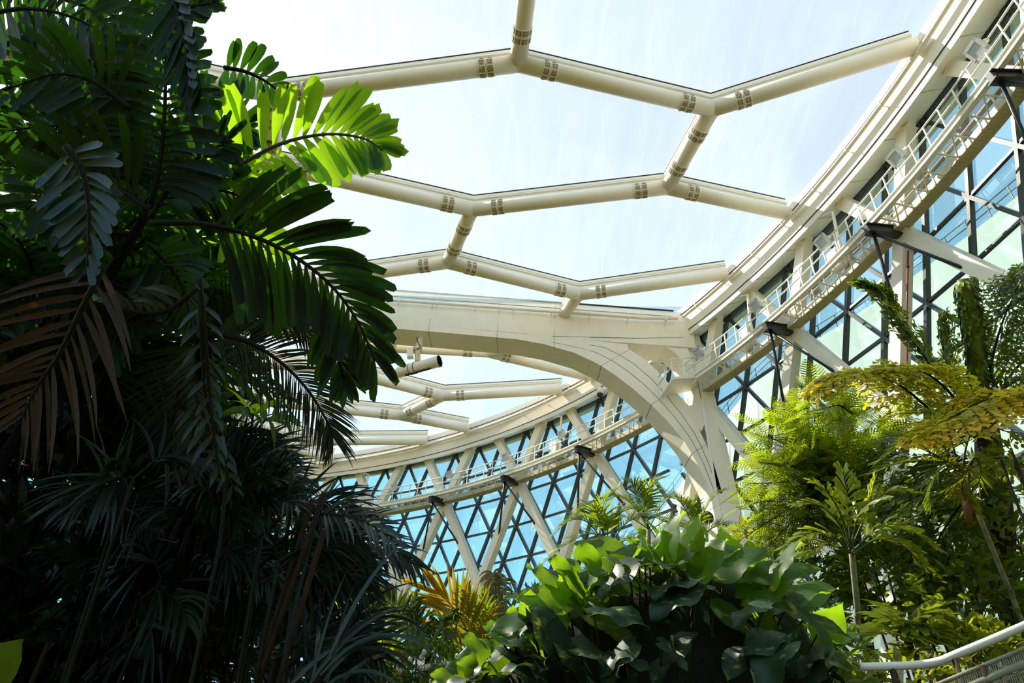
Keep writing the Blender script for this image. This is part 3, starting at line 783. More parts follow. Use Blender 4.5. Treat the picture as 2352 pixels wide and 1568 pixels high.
# thin red pipe down a cream column
def onR(px, py, R):
    d = ray(px, py); a = d.x**2+d.y**2; b = -2*(d.x*CX+d.y*CY); c = CX*CX+CY*CY-R*R
    t = (-b+math.sqrt(b*b-4*a*c))/(2*a); return U(d.x*t, d.y*t, d.z*t)
mb = MB(); P_ = [onR(2086, 575, 19.52), onR(2083, 700, 19.54), onR(2083, 845, 19.58), onR(2081, 1000, 19.62)]
mb.tube(P_, .035, 8)
for q in (.3, 1.2, 2.1):
    i = int(q); c_ = P_[i].lerp(P_[i+1], q-i); mb.tube([c_-V3((0, 0, .03)), c_+V3((0, 0, .03))], .06, 8)
tag(mb.build('sprinkler_pipe', paint('red_pipe', (.30, .035, .05), .45, .1, 8), origin=P_[-1]), 'thin red pipe running down a cream column behind the fishtail palm', 'pipe')
# ================================================================== PLANTS
RNG = random.Random(7)
def D(px, py, depth): return CAM + ray(px, py)*depth
def curve(pts, n=24):
    """smooth line through the points (Catmull-Rom)"""
    P = [V3(p) for p in pts]
    P = [P[0]*2-P[1]] + P + [P[-1]*2-P[-2]]
    out = []
    m = len(P)-3
    for i in range(n+1):
        u = i/n*m; k = min(int(u), m-1); t = u-k
        a, b, c, d = P[k:k+4]
        out.append(.5*((2*b)+(c-a)*t+(2*a-5*b+4*c-d)*t*t+(3*b-a-3*c+d)*t**3))
    return out
def prof_premorse(t): return (.18+.82*min(1, t/.50)**.8) if t < .84 else 1-(t-.84)*2.0
def prof_linear(t): return min(1, .35+t*3)*(1-t**3)*1.0+.02
def prof_lance(t): return max(.03, math.sin(PI*min(1, t*.92+.06))**.8)
def prof_fish(t): return .08+.92*t**.8
def prof_oval(t): return max(.02, math.sin(PI*t**.85))
PROF = dict(premorse=prof_premorse, linear=prof_linear, lance=prof_lance, fish=prof_fish, oval=prof_oval)
DOWN = V3((0, 0, -1))
def blade(mb, base, d, nrm, L_, W, prof='lance', droop=.5, seg=5, fold=.25, rag=0.0, rnd=RNG):
    f = PROF[prof]
    p = V3(base); d = d.normalized(); vs = []
    st = L_/seg
    for i in range(seg+1):
        t = i/seg
        s = d.cross(nrm)
        if s.length < 1e-4: s = d.cross(V3((.3, .5, .8)))
        s.normalize(); nn = s.cross(d)
        w = W*.5*f(t)
        q = p
        if i == seg and rag > 0:
            a, b, c = (rnd.uniform(-rag, rag*.6)*L_ for _ in range(3))
            vs += [q - s*w + nn*(w*fold) + d*a, q + d*b, q + s*w + nn*(w*fold) + d*c]
        else:
            vs += [q - s*w + nn*(w*fold), q, q + s*w + nn*(w*fold)]
        p = p + d*st
        d = (d + DOWN*(droop/seg)).normalized()
    fs = []
    for i in range(seg):
        b = i*3
        fs += [(b, b+1, b+4, b+3), (b+1, b+2, b+5, b+4)]
    mb.add(vs, fs, True)
def frond_mesh(pts, up, n, L_, W, prof='premorse', a0=75, a1=28, droop=.5, t0=.12, lift=.15, jit=.12, lshape=None, seg=5, rag=.05,
               sides=(-1, 1), tint=.5, tvar=.35, rr=(.014, .004), fold=.25, rnd=RNG, upf=None, ltip=.45):
    """returns (leaflets, rachis) shape collectors of one feather-shaped palm leaf"""
    C = curve(pts, 40); m = len(C)-1
    lf = MB(); rb = MB()
    rb.tube(C[::2], [lerp(rr[0], rr[1], i/(m/2)) for i in range(m//2+1)], 6)
    for i in range(n):
        t = t0+(1-t0)*(i+.5)/n
        k = t*m; k0 = min(int(k), m-1); p = C[k0].lerp(C[k0+1], k-k0)
        T = (C[k0+1]-C[k0]).normalized()
        u_ = up if upf is None else upf(t)
        N = (u_ - T*u_.dot(T)).normalized(); B = T.cross(N)
        for s in sides:
            a = math.radians(lerp(a0, a1, t)+rnd.uniform(-6, 6))
            d = T*math.cos(a)+B*(s*math.sin(a))+N*(lift+rnd.uniform(-jit, jit))
            ll = L_*((math.sin(PI*min(1, .18+t*.80))**.6)*(1-t) + (ltip+(1-t)*.6)*t if lshape is None else lshape(t))
            ll *= rnd.uniform(.86, 1.1)
            lf.tint = min(1, max(0, tint+rnd.uniform(-tvar, tvar)))
            blade(lf, p, d, N + B*(s*rnd.uniform(-.3, .3)), ll, W*rnd.uniform(.85, 1.12)*(.55+.45*min(1, ll/L_*1.2)), prof, droop*rnd.uniform(.6, 1.4), seg, fold, rag, rnd)
    return lf, rb
def add_frond(parent, pts, up, n, L_, W, lm, rm, name='frond', **kw):
    lf, rb = frond_mesh(pts, up, n, L_, W, **kw)
    f = lf.build(name, lm, parent, origin=pts[0]); r = rb.build('rachis', rm, f)
    return f
def dup(o, parent=None, loc=None, rot=None, sc=None):
    c = o.copy(); COL.objects.link(c)
    if parent is not None: c.parent = parent
    if loc is not None: c.location = loc
    if rot is not None: c.rotation_euler = rot
    if sc is not None: c.scale = (sc, sc, sc)
    for ch in list(o.children): dup(ch, c)
    return c

M['palm'] = leaf_mat('shaded_palm_leaf', (.006, .017, .004), (.035, .12, .004), .38, .40, .5, spec=.25)  # near-black copy: deep shade of the palms put into the colour
M['palm_lit'] = leaf_mat('sunlit_palm_leaf', (.035, .095, .008), (.34, .60, .01), .55, .38, .4)  # sunlit copy of the palm leaf, sun put into the colour
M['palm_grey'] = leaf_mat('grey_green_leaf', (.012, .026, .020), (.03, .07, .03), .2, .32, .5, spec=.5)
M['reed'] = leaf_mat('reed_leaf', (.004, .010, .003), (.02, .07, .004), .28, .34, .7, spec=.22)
M['dead'] = leaf_mat('withered_leaf', (.034, .013, .003), (.05, .018, .003), .2, .6, .4)
M['rachis'] = paint('palm_stalk', (.010, .011, .003), .6, .3, 9, spec=.15)
M['rachis_lit'] = paint('light_stalk', (.07, .075, .02), .5, .3, 9)  # paler stalk; on the sunlit fronds the sun is in its colour
M['cane'] = paint('brown_cane', (.030, .012, .005), .7, .35, 14, spec=.2)
M['trunk'] = paint('palm_trunk', (.0035, .003, .002), .95, .4, 10, spec=.05, bump=.5)
M['trunk_grey'] = paint('grey_trunk', (.26, .24, .15), .75, .35, 12, bump=.4)
M['bark'] = paint('dark_bark', (.05, .03, .016), .85, .4, 8, bump=.6)

TOCAM = V3((0, -.75, -.55)).normalized()          # leaf faces seen from below, turned to the viewer

# ---------------------------------------------------------------- big broad-leaf palm, upper left
pa = empty('broad_leaf_palm', (D(335, 490, 3.6).x, D(335, 490, 3.6).y, 0), 'large dark palm with broad blunt leaflets filling the upper left, one frond lit bright green', 'palm')
tr = MB(); tp_ = D(335, 490, 3.6); tr.tube(curve([(tp_.x, tp_.y, 0), (tp_.x-.05, tp_.y, 1.6), (tp_.x-.02, tp_.y, 3.0), tp_], 12), [.03-.0005*i for i in range(13)], 12); tr.build('trunk', M['trunk'], pa)
def hero(px_pts, n, Lp, Wp, dep, mat_, rm='rachis', up=TOCAM, **kw):
    """Lp, Wp: leaflet length and width as they would measure at that depth"""
    ds = dep if isinstance(dep, (list, tuple)) else [dep]*len(px_pts)
    pts = [D(x, y, d) for (x, y), d in zip(px_pts, ds)]
    k = (sum(ds)/len(ds))/F_PX
    return pts, n, Lp*k, Wp*k, M[mat_], M[rm], up, kw
def put(parent, h, name='frond'):
    pts, n, L_, W, lm, rm, up, kw = h
    return add_frond(parent, pts, up, n, L_, W, lm, rm, name, **kw)
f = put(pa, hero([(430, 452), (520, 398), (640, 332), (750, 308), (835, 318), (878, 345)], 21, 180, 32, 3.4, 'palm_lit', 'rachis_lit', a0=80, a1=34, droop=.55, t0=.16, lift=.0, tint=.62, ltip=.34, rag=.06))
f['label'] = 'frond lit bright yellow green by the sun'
put(pa, hero([(345, 512), (450, 512), (560, 535), (665, 582), (755, 650), (820, 735), (862, 830)], 26, 228, 27, [2.9, 2.9, 2.95, 3.0, 3.0, 3.0, 3.0], 'palm', a0=72, a1=26, droop=.7, t0=.22, lift=-.05, tint=.45, ltip=.42))
put(pa, hero([(735, 690), (762, 760), (780, 830), (792, 880)], 9, 130, 26, 3.1, 'palm', prof='lance', a0=50, a1=14, droop=.3, rag=0, tint=.7))
put(pa, hero([(345, 470), (366, 380), (378, 260), (381, 140), (388, -30)], 24, 185, 26, 3.2, 'palm', a0=88, a1=62, droop=.75, t0=.1, lift=.0, tint=.4))
f = put(pa, hero([(150, 335), (185, 385), (202, 450), (205, 530), (200, 620)], 13, 130, 22, 2.5, 'palm_grey', a0=82, a1=30, droop=.7, t0=.05, tint=.5, rag=.08))
put(pa, hero([(385, -60), (408, 20), (430, 90), (450, 160), (462, 215)], 15, 165, 26, 2.9, 'palm', a0=50, a1=12, droop=.5, tint=.5, sides=(1,), prof='linear', rag=.02))
put(pa, hero([(380, -50), (405, 10), (420, 70), (432, 130), (440, 190)], 10, 62, 30, 2.85, 'palm_grey', a0=60, a1=30, droop=1.2, sides=(-1,), tint=.8, prof='lance', rag=.03))
put(pa, hero([(515, 155), (565, 165), (612, 188), (655, 222)], 10, 75, 22, 3.8, 'palm', a0=85, a1=30, droop=.5, t0=.0, tint=.85))
put(pa, hero([(360, 45), (415, 22), (460, 12), (490, 8)], 8, 80, 22, 3.0, 'palm', a0=50, a1=14, droop=.1, tint=.9))
top = [([(-60, 40), (60, 20), (180, 45), (300, 120)], 15, 210, 40), ([(-40, 130), (80, 80), (210, 110), (340, 190)], 15, 200, 36), ([(-60, 240), (60, 190), (180, 200), (290, 260)], 14, 190, 38),
       ([(60, -60), (150, 0), (250, 30), (350, 110)], 15, 200, 40), ([(180, -80), (260, -10), (330, 60), (380, 150)], 14, 190, 40), ([(300, 250), (220, 190), (130, 170), (30, 200)], 13, 150, 36),
       ([(340, 420), (250, 330), (140, 290), (20, 300)], 15, 190, 40), ([(330, 470), (420, 360), (500, 300), (570, 290)], 14, 165, 36), ([(340, 480), (260, 430), (160, 430), (60, 480)], 15, 190, 42),
       ([(350, 480), (430, 440), (520, 440), (610, 480)], 14, 150, 36), ([(340, 500), (300, 420), (280, 320), (300, 200)], 14, 170, 36), ([(345, 500), (400, 420), (470, 350), (520, 330)], 13, 150, 34),
       ([(330, 540), (230, 540), (130, 600), (60, 700)], 16, 200, 40), ([(340, 540), (290, 600), (260, 690), (250, 790)], 15, 190, 40), ([(340, 560), (380, 600), (420, 660), (440, 740)], 15, 130, 30)]
for q, (pp, n_, l_, w_) in enumerate(top):
    dd = RNG.uniform(3.1, 4.3)
    put(pa, hero(pp, n_, l_, w_*.60, dd, 'palm', droop=RNG.uniform(.4, .8), a0=78, a1=30, tint=.35+.25*(q % 3), up=(TOCAM+V3((RNG.uniform(-.4, .4), RNG.uniform(-.4, .4), RNG.uniform(-.3, .3)))).normalized()))
f = put(pa, hero([(240, 605), (185, 715), (135, 815), (85, 890), (50, 960)], 15, 290, 15, 2.8, 'dead', a0=62, a1=30, droop=.55, t0=.0, prof='linear', rag=.02, tint=.55, lift=.1))
f['label'] = 'withered brown frond hanging down'

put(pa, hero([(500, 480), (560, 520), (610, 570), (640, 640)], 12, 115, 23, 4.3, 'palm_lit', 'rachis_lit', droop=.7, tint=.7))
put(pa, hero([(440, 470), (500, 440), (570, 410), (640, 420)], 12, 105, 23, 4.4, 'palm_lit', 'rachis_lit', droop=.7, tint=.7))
# more broad palms behind it: copies of three leaves fill the dark mass
def crown(name, base, h, nf, R, label, cat, mats, seed, n=18, L_=.45, W=.044, prof='premorse', arch=.55, tr_r=.035, lean=(0, 0), group=None, nproto=3, droop=.6, spread=(.35, 1.45), tmat='trunk', rag=.05, rmat='rachis', a0=72, a1=28, seg=4, t0=.2):
    rd = random.Random(seed)
    base = V3(base); root = empty(name, base, label, cat, group)
    topp = base+V3((lean[0], lean[1], h))
    t = MB(); t.tube(curve([base, base.lerp(topp, .5)+V3((lean[0]*-.15, lean[1]*-.15, 0)), topp], 8), [tr_r*(1-.03*i) for i in range(9)], 10); t.build('trunk', M[tmat], root)
    protos = []
    for q in range(nf):
        az = 2*PI*(q+rd.uniform(-.3, .3))*.382; el = rd.uniform(*spread)
        if q < nproto*1:
            dr = rd.uniform(.8, 1.15)*arch
            pts = [V3((0, 0, 0)), V3((R*.33, 0, .10*R)), V3((R*.68, 0, .04*R-dr*R*.15)), V3((R, 0, -dr*R*.55))]
            lf, rb = frond_mesh(pts, V3((0, 0, 1)), n, L_, W, prof=prof, droop=droop, seg=seg, rag=rag, rnd=rd, rr=(.016, .004), tint=rd.uniform(.3, .7), a0=a0, a1=a1, t0=t0)
            f = lf.build('frond', M[mats[q % len(mats)]], None, origin=(0, 0, 0)); r_ = rb.build('rachis', M[rmat], None, origin=(0, 0, 0)); r_.parent = f
            protos.append(f); f.parent = root
        else:
            f = dup(protos[rd.randrange(len(protos))], root)
        f.location = topp-base+V3((0, 0, rd.uniform(-.12, .06)))
        s_ = rd.uniform(.8, 1.12); f.scale = (s_, s_, s_)
        f.rotation_euler = (rd.uniform(-.25, .25), -(el-.45), az)
    return root
def ground_at(px, depth, py=1200):
    p = D(px, py, depth); return V3((p.x, p.y, 0)), p.z
def palm_at(px, py, depth, **kw):
    p = D(px, py, depth)
    return crown(base=(p.x, p.y, 0), h=p.z, **kw)
palm_at(120, 460, 4.6, name='broad_leaf_palm', nf=15, R=1.15, label='dark palm crown behind the big palm at the left edge, upper part', cat='palm', mats=['palm'], seed=11)
palm_at(60, 780, 4.2, name='broad_leaf_palm', nf=20, R=1.2, label='dark palm crown at the left edge level with the brown frond', cat='palm', mats=['palm'], seed=13)
palm_at(290, 780, 4.8, name='broad_leaf_palm', nf=18, R=1.05, label='dark palm crown right of the brown frond', cat='palm', mats=['palm', 'palm', 'palm_grey'], seed=14)
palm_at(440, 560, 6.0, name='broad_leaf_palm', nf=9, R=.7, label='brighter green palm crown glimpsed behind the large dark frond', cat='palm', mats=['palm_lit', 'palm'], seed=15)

# ---------------------------------------------------------------- feather palm with needle-thin leaflets
pb = empty('feather_palm', D(430, 1560, 3.9)*1.0, 'palm with needle-thin dark leaflets arching over the far roof at the left', 'palm')
b0 = D(430, 1560, 3.9); pb.location = (b0.x, b0.y, 0)
tr = MB(); tr.tube(curve([(b0.x, b0.y, 0), D(440, 1200, 3.9), D(470, 770, 3.9)], 10), .045, 8); tr.build('trunk', M['trunk'], pb)
kw = dict(prof='linear', droop=.45, rag=0, seg=4, fold=.1, t0=.05, lift=.05, ltip=.5)
put(pb, hero([(470, 762), (560, 782), (640, 828), (705, 893), (750, 965), (765, 1005)], 84, 165, 4.5, 3.8, 'palm_grey', a0=62, a1=24, tint=.3, **kw))
put(pb, hero([(465, 770), (530, 715), (600, 705), (670, 735), (720, 790)], 52, 120, 4, 4.0, 'reed', a0=60, a1=24, tint=.4, **kw))
put(pb, hero([(450, 775), (450, 850), (450, 930), (440, 1020), (430, 1100)], 34, 90, 7, 3.9, 'palm_grey', a0=60, a1=24, tint=.6, **kw))
put(pb, hero([(460, 775), (400, 700), (330, 690), (250, 740)], 40, 150, 7, 4.1, 'reed', a0=60, a1=24, tint=.4, **kw))
put(pb, hero([(460, 780), (420, 860), (400, 950), (390, 1050)], 40, 150, 7, 4.1, 'reed', a0=60, a1=24, tint=.4, **kw))
# short bluish leaflets twisting across the brown frond
pc = empty('feather_palm', (D(520, 1560, 3.2).x, D(520, 1560, 3.2).y, 0), 'palm stems with twisted blue-grey leaflets left of the needle palm', 'palm')
tr = MB(); c0 = D(520, 1560, 3.2); tr.tube(curve([(c0.x, c0.y, 0), D(505, 1250, 3.2), D(470, 900, 3.2), D(458, 640, 3.2)], 12), .009, 8); tr.build('stem', M['rachis'], pc)
put(pc, hero([(455, 660), (380, 715), (300, 715), (215, 690)], 11, 88, 17, 2.9, 'palm_grey', a0=88, a1=50, droop=1.3, prof='lance', rag=0, sides=(1,), tint=.9))
put(pc, hero([(458, 640), (468, 740), (478, 860), (490, 980), (505, 1100)], 10, 80, 12, 3.2, 'palm_grey', a0=70, a1=40, droop=1.5, prof='lance', rag=0, tint=.85))
put(pc, hero([(440, 880), (470, 960), (500, 1040), (540, 1130)], 8, 95, 13, 3.3, 'palm_grey', a0=70, a1=40, droop=1.4, prof='lance', rag=0, tint=.8))

# ---------------------------------------------------------------- reed-like bamboo palms, lower left
def reed_clump(label, bx, depth, tips, seed, n=15, Lp=165, Wp=9.5, mats=('reed', 'palm_grey', 'reed')):
    rd = random.Random(seed)
    b = D(bx, 1500, depth); base = V3((b.x, b.y, 0))
    root = empty('bamboo_palm', base, label, 'bamboo palm')
    for q, tp in enumerate(tips):
        x0, y0, x1, y1 = tp
        dp = depth+rd.uniform(-.35, .35)
        A = D(x0, y0, dp); C_ = D(x1, y1, dp+rd.uniform(-.3, .3))
        mid = A.lerp(C_, .5)+V3((0, 0, .22*(A-C_).length))
        f = add_frond(root, [A, A.lerp(mid, .6)+V3((0, 0, .06)), mid, mid.lerp(C_, .55)+V3((0, 0, .03)), C_], TOCAM+V3((0, 0, .9))+V3((rd.uniform(-.3, .3), 0, 0)), n, Lp*dp/F_PX*rd.uniform(.8, 1.15), Wp*dp/F_PX, M[mats[q % len(mats)]], M['rachis'],
                      prof='linear', droop=rd.uniform(.6, 1.1), rag=0, seg=5, a0=58, a1=18, tint=rd.uniform(.25, .75), rnd=rd, rr=(.009, .003), t0=.15, lift=.1)
        if q % 2 == 0:
            st = MB(); st.tube(curve([base+V3((rd.uniform(-.15, .15), rd.uniform(-.15, .15), 0)), base.lerp(A, .55)+V3((0, 0, .1)), A], 8), .011, 6); st.build('stem', M['rachis'], root)
    return root
rd = random.Random(5)
def rand_tips(seed, n, xr, yr, dxr, dyr):
    rd = random.Random(seed); out = []
    for _ in range(n):
        x, y = rd.uniform(*xr), rd.uniform(*yr); out.append((x, y, x+rd.uniform(*dxr), y+rd.uniform(*dyr)))
    return out
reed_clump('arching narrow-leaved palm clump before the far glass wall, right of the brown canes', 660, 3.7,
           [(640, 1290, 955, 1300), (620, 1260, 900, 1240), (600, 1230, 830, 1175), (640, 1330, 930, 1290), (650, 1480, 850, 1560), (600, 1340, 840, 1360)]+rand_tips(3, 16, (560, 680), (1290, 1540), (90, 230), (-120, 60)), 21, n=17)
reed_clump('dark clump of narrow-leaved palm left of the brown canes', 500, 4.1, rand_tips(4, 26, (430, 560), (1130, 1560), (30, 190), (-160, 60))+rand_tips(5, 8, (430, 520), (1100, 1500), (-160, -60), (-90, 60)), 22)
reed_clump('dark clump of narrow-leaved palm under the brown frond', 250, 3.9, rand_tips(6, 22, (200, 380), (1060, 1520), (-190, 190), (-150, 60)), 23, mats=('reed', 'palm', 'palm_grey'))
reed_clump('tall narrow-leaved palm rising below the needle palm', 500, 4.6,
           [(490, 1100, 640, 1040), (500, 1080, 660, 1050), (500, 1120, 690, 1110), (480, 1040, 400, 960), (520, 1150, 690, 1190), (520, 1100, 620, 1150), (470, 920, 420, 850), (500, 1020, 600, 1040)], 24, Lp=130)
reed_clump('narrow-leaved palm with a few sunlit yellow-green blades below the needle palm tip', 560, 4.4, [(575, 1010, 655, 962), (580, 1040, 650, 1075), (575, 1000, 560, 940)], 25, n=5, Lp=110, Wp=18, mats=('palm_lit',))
gb = empty('grass_clump', (D(720, 1600, 3.2).x, D(720, 1600, 3.2).y, 0), 'clump of long arching blue-grey blades low in front of the brown canes', 'grass')
rd = random.Random(15)
for q in range(34):
    x0, y0 = rd.uniform(640, 760), rd.uniform(1500, 1640); p = D(x0, y0, 3.2+rd.uniform(-.2, .5))
    mb = MB(); mb.tint = rd.random()
    blade(mb, p, V3((rd.uniform(-.5, .9), rd.uniform(-.3, .3), rd.uniform(.7, 1.3))), V3((rd.uniform(-.6, .6), -1, .3)), rd.uniform(.4, .75), .022, 'linear', rd.uniform(.8, 2.2), 9, .3)
    mb.build('blade', M['palm_grey' if q % 3 else 'reed'], gb, origin=p)
mb = MB(); mb.tube([V3(gb.location), D(720, 1580, 3.2)], [.05, .04], 6); mb.build('stem', M['rachis'], gb)
# cut brown canes
for i, (x0, y0, x1, y1, dep, lab) in enumerate(((745, 1130, 575, 1620, 3.5, 'tall cut brown cane leaning right, nearest the far catwalk'), (718, 1145, 590, 1560, 3.6, 'cut brown cane leaning right just behind the tallest one'),
                                               (745, 1215, 660, 1500, 3.4, 'shorter cut brown cane in front of the far wall'), (812, 1400, 690, 1640, 3.3, 'thin brown cane low in front of the leafy rock'))):
    a, b = D(x0, y0, dep), D(x1, y1, dep); e = a+(b-a)*(a.z/(a.z-b.z))
    mb = MB(); mb.tube([e, a.lerp(e, .5), a], [.02, .017, .014], 8)
    tag(mb.build('cane', M['cane'], origin=e), lab, 'cane')
# dark shrubs added to fill the lower left black and block the sky
def shrub(name, c, rad, n, L_, W, mat_, label, cat, seed, prof='oval', up=.4, droop=.5, stems=5, tint=.5, group=None, wmat='bark', seg=3, parts=1, rag=0.0, inner=.45, hemi=False):
    rd = random.Random(seed); c = V3(c); rad = V3(rad)
    root = empty(name, (c.x, c.y, 0), label, cat, group)
    mbs = [MB() for _ in range(parts)]
    for q in range(n):
        while True:
            o = V3((rd.gauss(0, 1), rd.gauss(0, 1), rd.gauss(0, 1)))
            if o.length > .1: break
        o.normalize()
        if hemi and o.z < -.2: o.z *= -1
        r = rd.uniform(inner, 1)**.6
        p = c+V3((o.x*rad.x*r, o.y*rad.y*r, o.z*rad.z*r))
        d = (o+V3((rd.uniform(-.7, .7), rd.uniform(-.7, .7), rd.uniform(-.3, .5))))
        nn = (V3((0, 0, 1))*up+o*.5+V3((rd.uniform(-.6, .6), rd.uniform(-.6, .6), rd.uniform(-.4, .4)))).normalized()
        mb = mbs[q % parts]; mb.tint = min(1, max(0, tint+rd.uniform(-.4, .4)))
        blade(mb, p, d, nn, L_*rd.uniform(.7, 1.2), W*rd.uniform(.7, 1.2), prof, droop*rd.uniform(.4, 1.3), seg, .2, rag, rd)
    for mb in mbs: mb.build('foliage' if parts == 1 else 'leafy_branch', M[mat_], root)
    for q in range(stems):
        a = 2*PI*q/max(1, stems); st = MB()
        st.tube(curve([(c.x+.12*math.cos(a), c.y+.12*math.sin(a), 0), (c.x+.2*math.cos(a), c.y+.2*math.sin(a), max(.1, c.z*.6)), c+V3((rad.x*.5*math.cos(a), rad.y*.5*math.sin(a), rad.z*.3))], 6), [.03-.003*i for i in range(7)], 6)
        st.build('stem', M[wmat], root)
    return root
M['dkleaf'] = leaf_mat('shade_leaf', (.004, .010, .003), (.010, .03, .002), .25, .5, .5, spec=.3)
shrub('dark_filler_shrub', D(90, 1150, 5.4), (1.4, 1.0, 1.6), 2600, .30, .10, 'dkleaf', 'dense dark filler shrub filling the left edge below the palms', 'shrub', 31)
shrub('dark_filler_shrub', D(280, 1290, 6.0), (1.15, 1.0, 1.4), 2400, .30, .09, 'dkleaf', 'dense dark filler shrub behind the narrow-leaved palms', 'shrub', 32)
shrub('dark_filler_shrub', D(130, 1480, 4.2), (.95, .7, .8), 1600, .26, .08, 'dkleaf', 'dense dark filler shrub in the bottom left corner', 'shrub', 33)
shrub('dark_filler_shrub', D(210, 760, 6.6), (1.6, 1.0, 1.2), 1700, .34, .10, 'dkleaf', 'dense dark filler foliage far behind the brown frond', 'shrub', 34)
shrub('dark_filler_shrub', D(470, 1500, 5.2), (.6, .6, .9), 1100, .28, .06, 'dkleaf', 'dark narrow-leaved filler shrub at the foot of the brown canes', 'shrub', 35, prof='linear')
# broad leaf in the corner
cl = empty('broad_leaf_plant', (D(-60, 1560, 2.6).x, D(-60, 1560, 2.6).y, 0), 'plant with one broad yellow-green leaf at the bottom left corner', 'plant')
def big_leaf(mb, base, d, nrm, L_, W, droop=.3, wav=.06, rd=RNG, seg=14, heart=True, vein=True):
    """broad leaf with rippled margin; five columns across"""
    p = V3(base); d = d.normalized(); vs = []; cols = (-1, -.55, 0, .55, 1)
    ph = rd.uniform(0, 6)
    for i in range(seg+1):
        t = i/seg
        s = d.cross(nrm).normalized(); nn = s.cross(d)
        w = W*.5*(math.sin(PI*(.12+.88*t)**.72)**.85*min(1, .22+t*7) if heart else prof_oval(t)); w = max(w, .004)
        for c in cols:
            back = 0.0
            if heart and t < .25: back = -abs(c)*.16*L_*(1-t/.25)
            rip = wav*W*math.sin(ph+t*9+c*2.0)*abs(c)+.022*W*math.sin(t*44-abs(c)*5)*min(1, abs(c)*2)*(1-abs(c)*.5)
            vs.append(p+s*(c*w)+nn*(abs(c)*w*.26-abs(c)**3*w*.22+rip)+d*back)
        p = p+d*(L_/seg); d = (d+DOWN*(droop/seg)).normalized()
    fs = [(i*5+j, i*5+j+1, (i+1)*5+j+1, (i+1)*5+j) for i in range(seg) for j in range(4)]
    mb.add(vs, fs, True)
M['corner'] = leaf_mat('corner_leaf', (.06, .12, .01), (.22, .34, .01), .5, .4, .2)
mb = MB(); big_leaf(mb, D(-90, 1600, 2.6), D(40, 1475, 2.6)-D(-90, 1600, 2.6), TOCAM+V3((.3, 0, .3)), .33, .22, .1); mb.build('leaf', M['corner'], cl)
mb = MB(); mb.tube(curve([V3(cl.location), D(-120, 1700, 2.6), D(-90, 1600, 2.6)], 6), .012, 6); mb.build('stem', M['rachis'], cl)
# ---------------------------------------------------------------- giant-leaved climber mound in the foreground
M['pothos'] = leaf_mat('climber_leaf', (.035, .085, .022), (.22, .42, .015), .42, .34, .45, spec=.55, tip=(.45, .50, .06), tipfac=.5)
def variegated(name, base, trans, tfac):
    m = leaf_mat(name, base, trans, tfac, .45, .35, spec=.38)
    nt = m.node_tree; N = nt.nodes; L = nt.links
    tc = N.new('ShaderNodeTexCoord'); mp = N.new('ShaderNodeMapping'); mp.inputs['Scale'].default_value = (2.2, 2.2, 7.0); mp.inputs['Rotation'].default_value = (.5, .4, .2)
    nz = N.new('ShaderNodeTexNoise'); nz.inputs['Scale'].default_value = 3.2; nz.inputs['Detail'].default_value = 5
    L.new(tc.outputs['Object'], mp.inputs[0]); L.new(mp.outputs[0], nz.inputs['Vector'])
    r = N.new('ShaderNodeValToRGB'); r.color_ramp.elements[0].position = .62; r.color_ramp.elements[1].position = .74; L.new(nz.outputs['Fac'], r.inputs[0])
    for node_, sock, col in ((next(n for n in N if n.type == 'BSDF_PRINCIPLED'), 'Base Color', (.34, .36, .08, 1)), (next(n for n in N if n.type == 'BSDF_TRANSLUCENT'), 'Color', (.75, .70, .06, 1))):
        src = node_.inputs[sock].links[0].from_socket
        mx = N.new('ShaderNodeMixRGB'); L.new(r.outputs[0], mx.inputs[0]); L.new(src, mx.inputs[1]); mx.inputs[2].default_value = col
        L.new(mx.outputs[0], node_.inputs[sock])
    return m
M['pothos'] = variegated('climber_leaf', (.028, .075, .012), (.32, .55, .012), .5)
M['pothos_shade'] = variegated('shaded_climber_leaf', (.020, .046, .020), (.05, .12, .008), .16)  # copy for the front leaves, shade put into a darker colour
bd = random.Random(77)
BDEP = 5.2
bc = D(1480, 1640, BDEP+.4)
bush = empty('giant_climber', (bc.x, bc.y, 0), 'dark mound of a giant climber with big rippled heart-shaped leaves, foreground centre', 'plant')
core = MB()
# outline of the mound, as seen, gives its crest
crest = [(1010, 1600), (1090, 1500), (1150, 1440), (1210, 1370), (1290, 1330), (1370, 1290), (1450, 1250), (1540, 1225), (1640, 1240), (1720, 1275), (1800, 1310), (1860, 1370), (1900, 1440), (1945, 1520), (1975, 1600)]
secs = []
for (x, y) in crest:
    row = []
    for (dx, dy, dd) in ((0, 60, .55), (0, 75, .2), (0, 130, -.05), (0, 260, -.3), (0, 460, -.45), (0, 700, -.3), (0, 700, .9), (0, 200, .9)):
        row.append(D(lerp(x, 1480, .05)+dx, min(y+dy, 2050), BDEP+.25+dd))
    row[5:7] = [V3((row[4].x, row[4].y, 0)), V3((row[6].x, row[6].y, 0))]
    secs.append(row)
core.sweep(secs, smooth=True)
core.build('shade_core', paint('dark_shade_core', (.010, .013, .006), .9, .4, 9, bump=.6), bush)  # added near-black core standing in for the shade between the leaves
leaves = []
def place_leaf(px, py, dep, ang, Lp, Wp=None, face=None, mat_='pothos', droop=.5, wav=.06):
    """ang: direction of the tip in the picture, degrees clockwise from up"""
    a = math.radians(ang); k = dep/F_PX
    b = D(px, py, dep)
    tip = D(px+math.sin(a)*60, py-math.cos(a)*60, dep)
    leaves.append((b, (tip-b).normalized(), face, Lp*k, (Wp or Lp*.8)*k, mat_, droop, wav, px, py, dep))
UPF = V3((0, -.5, .85))
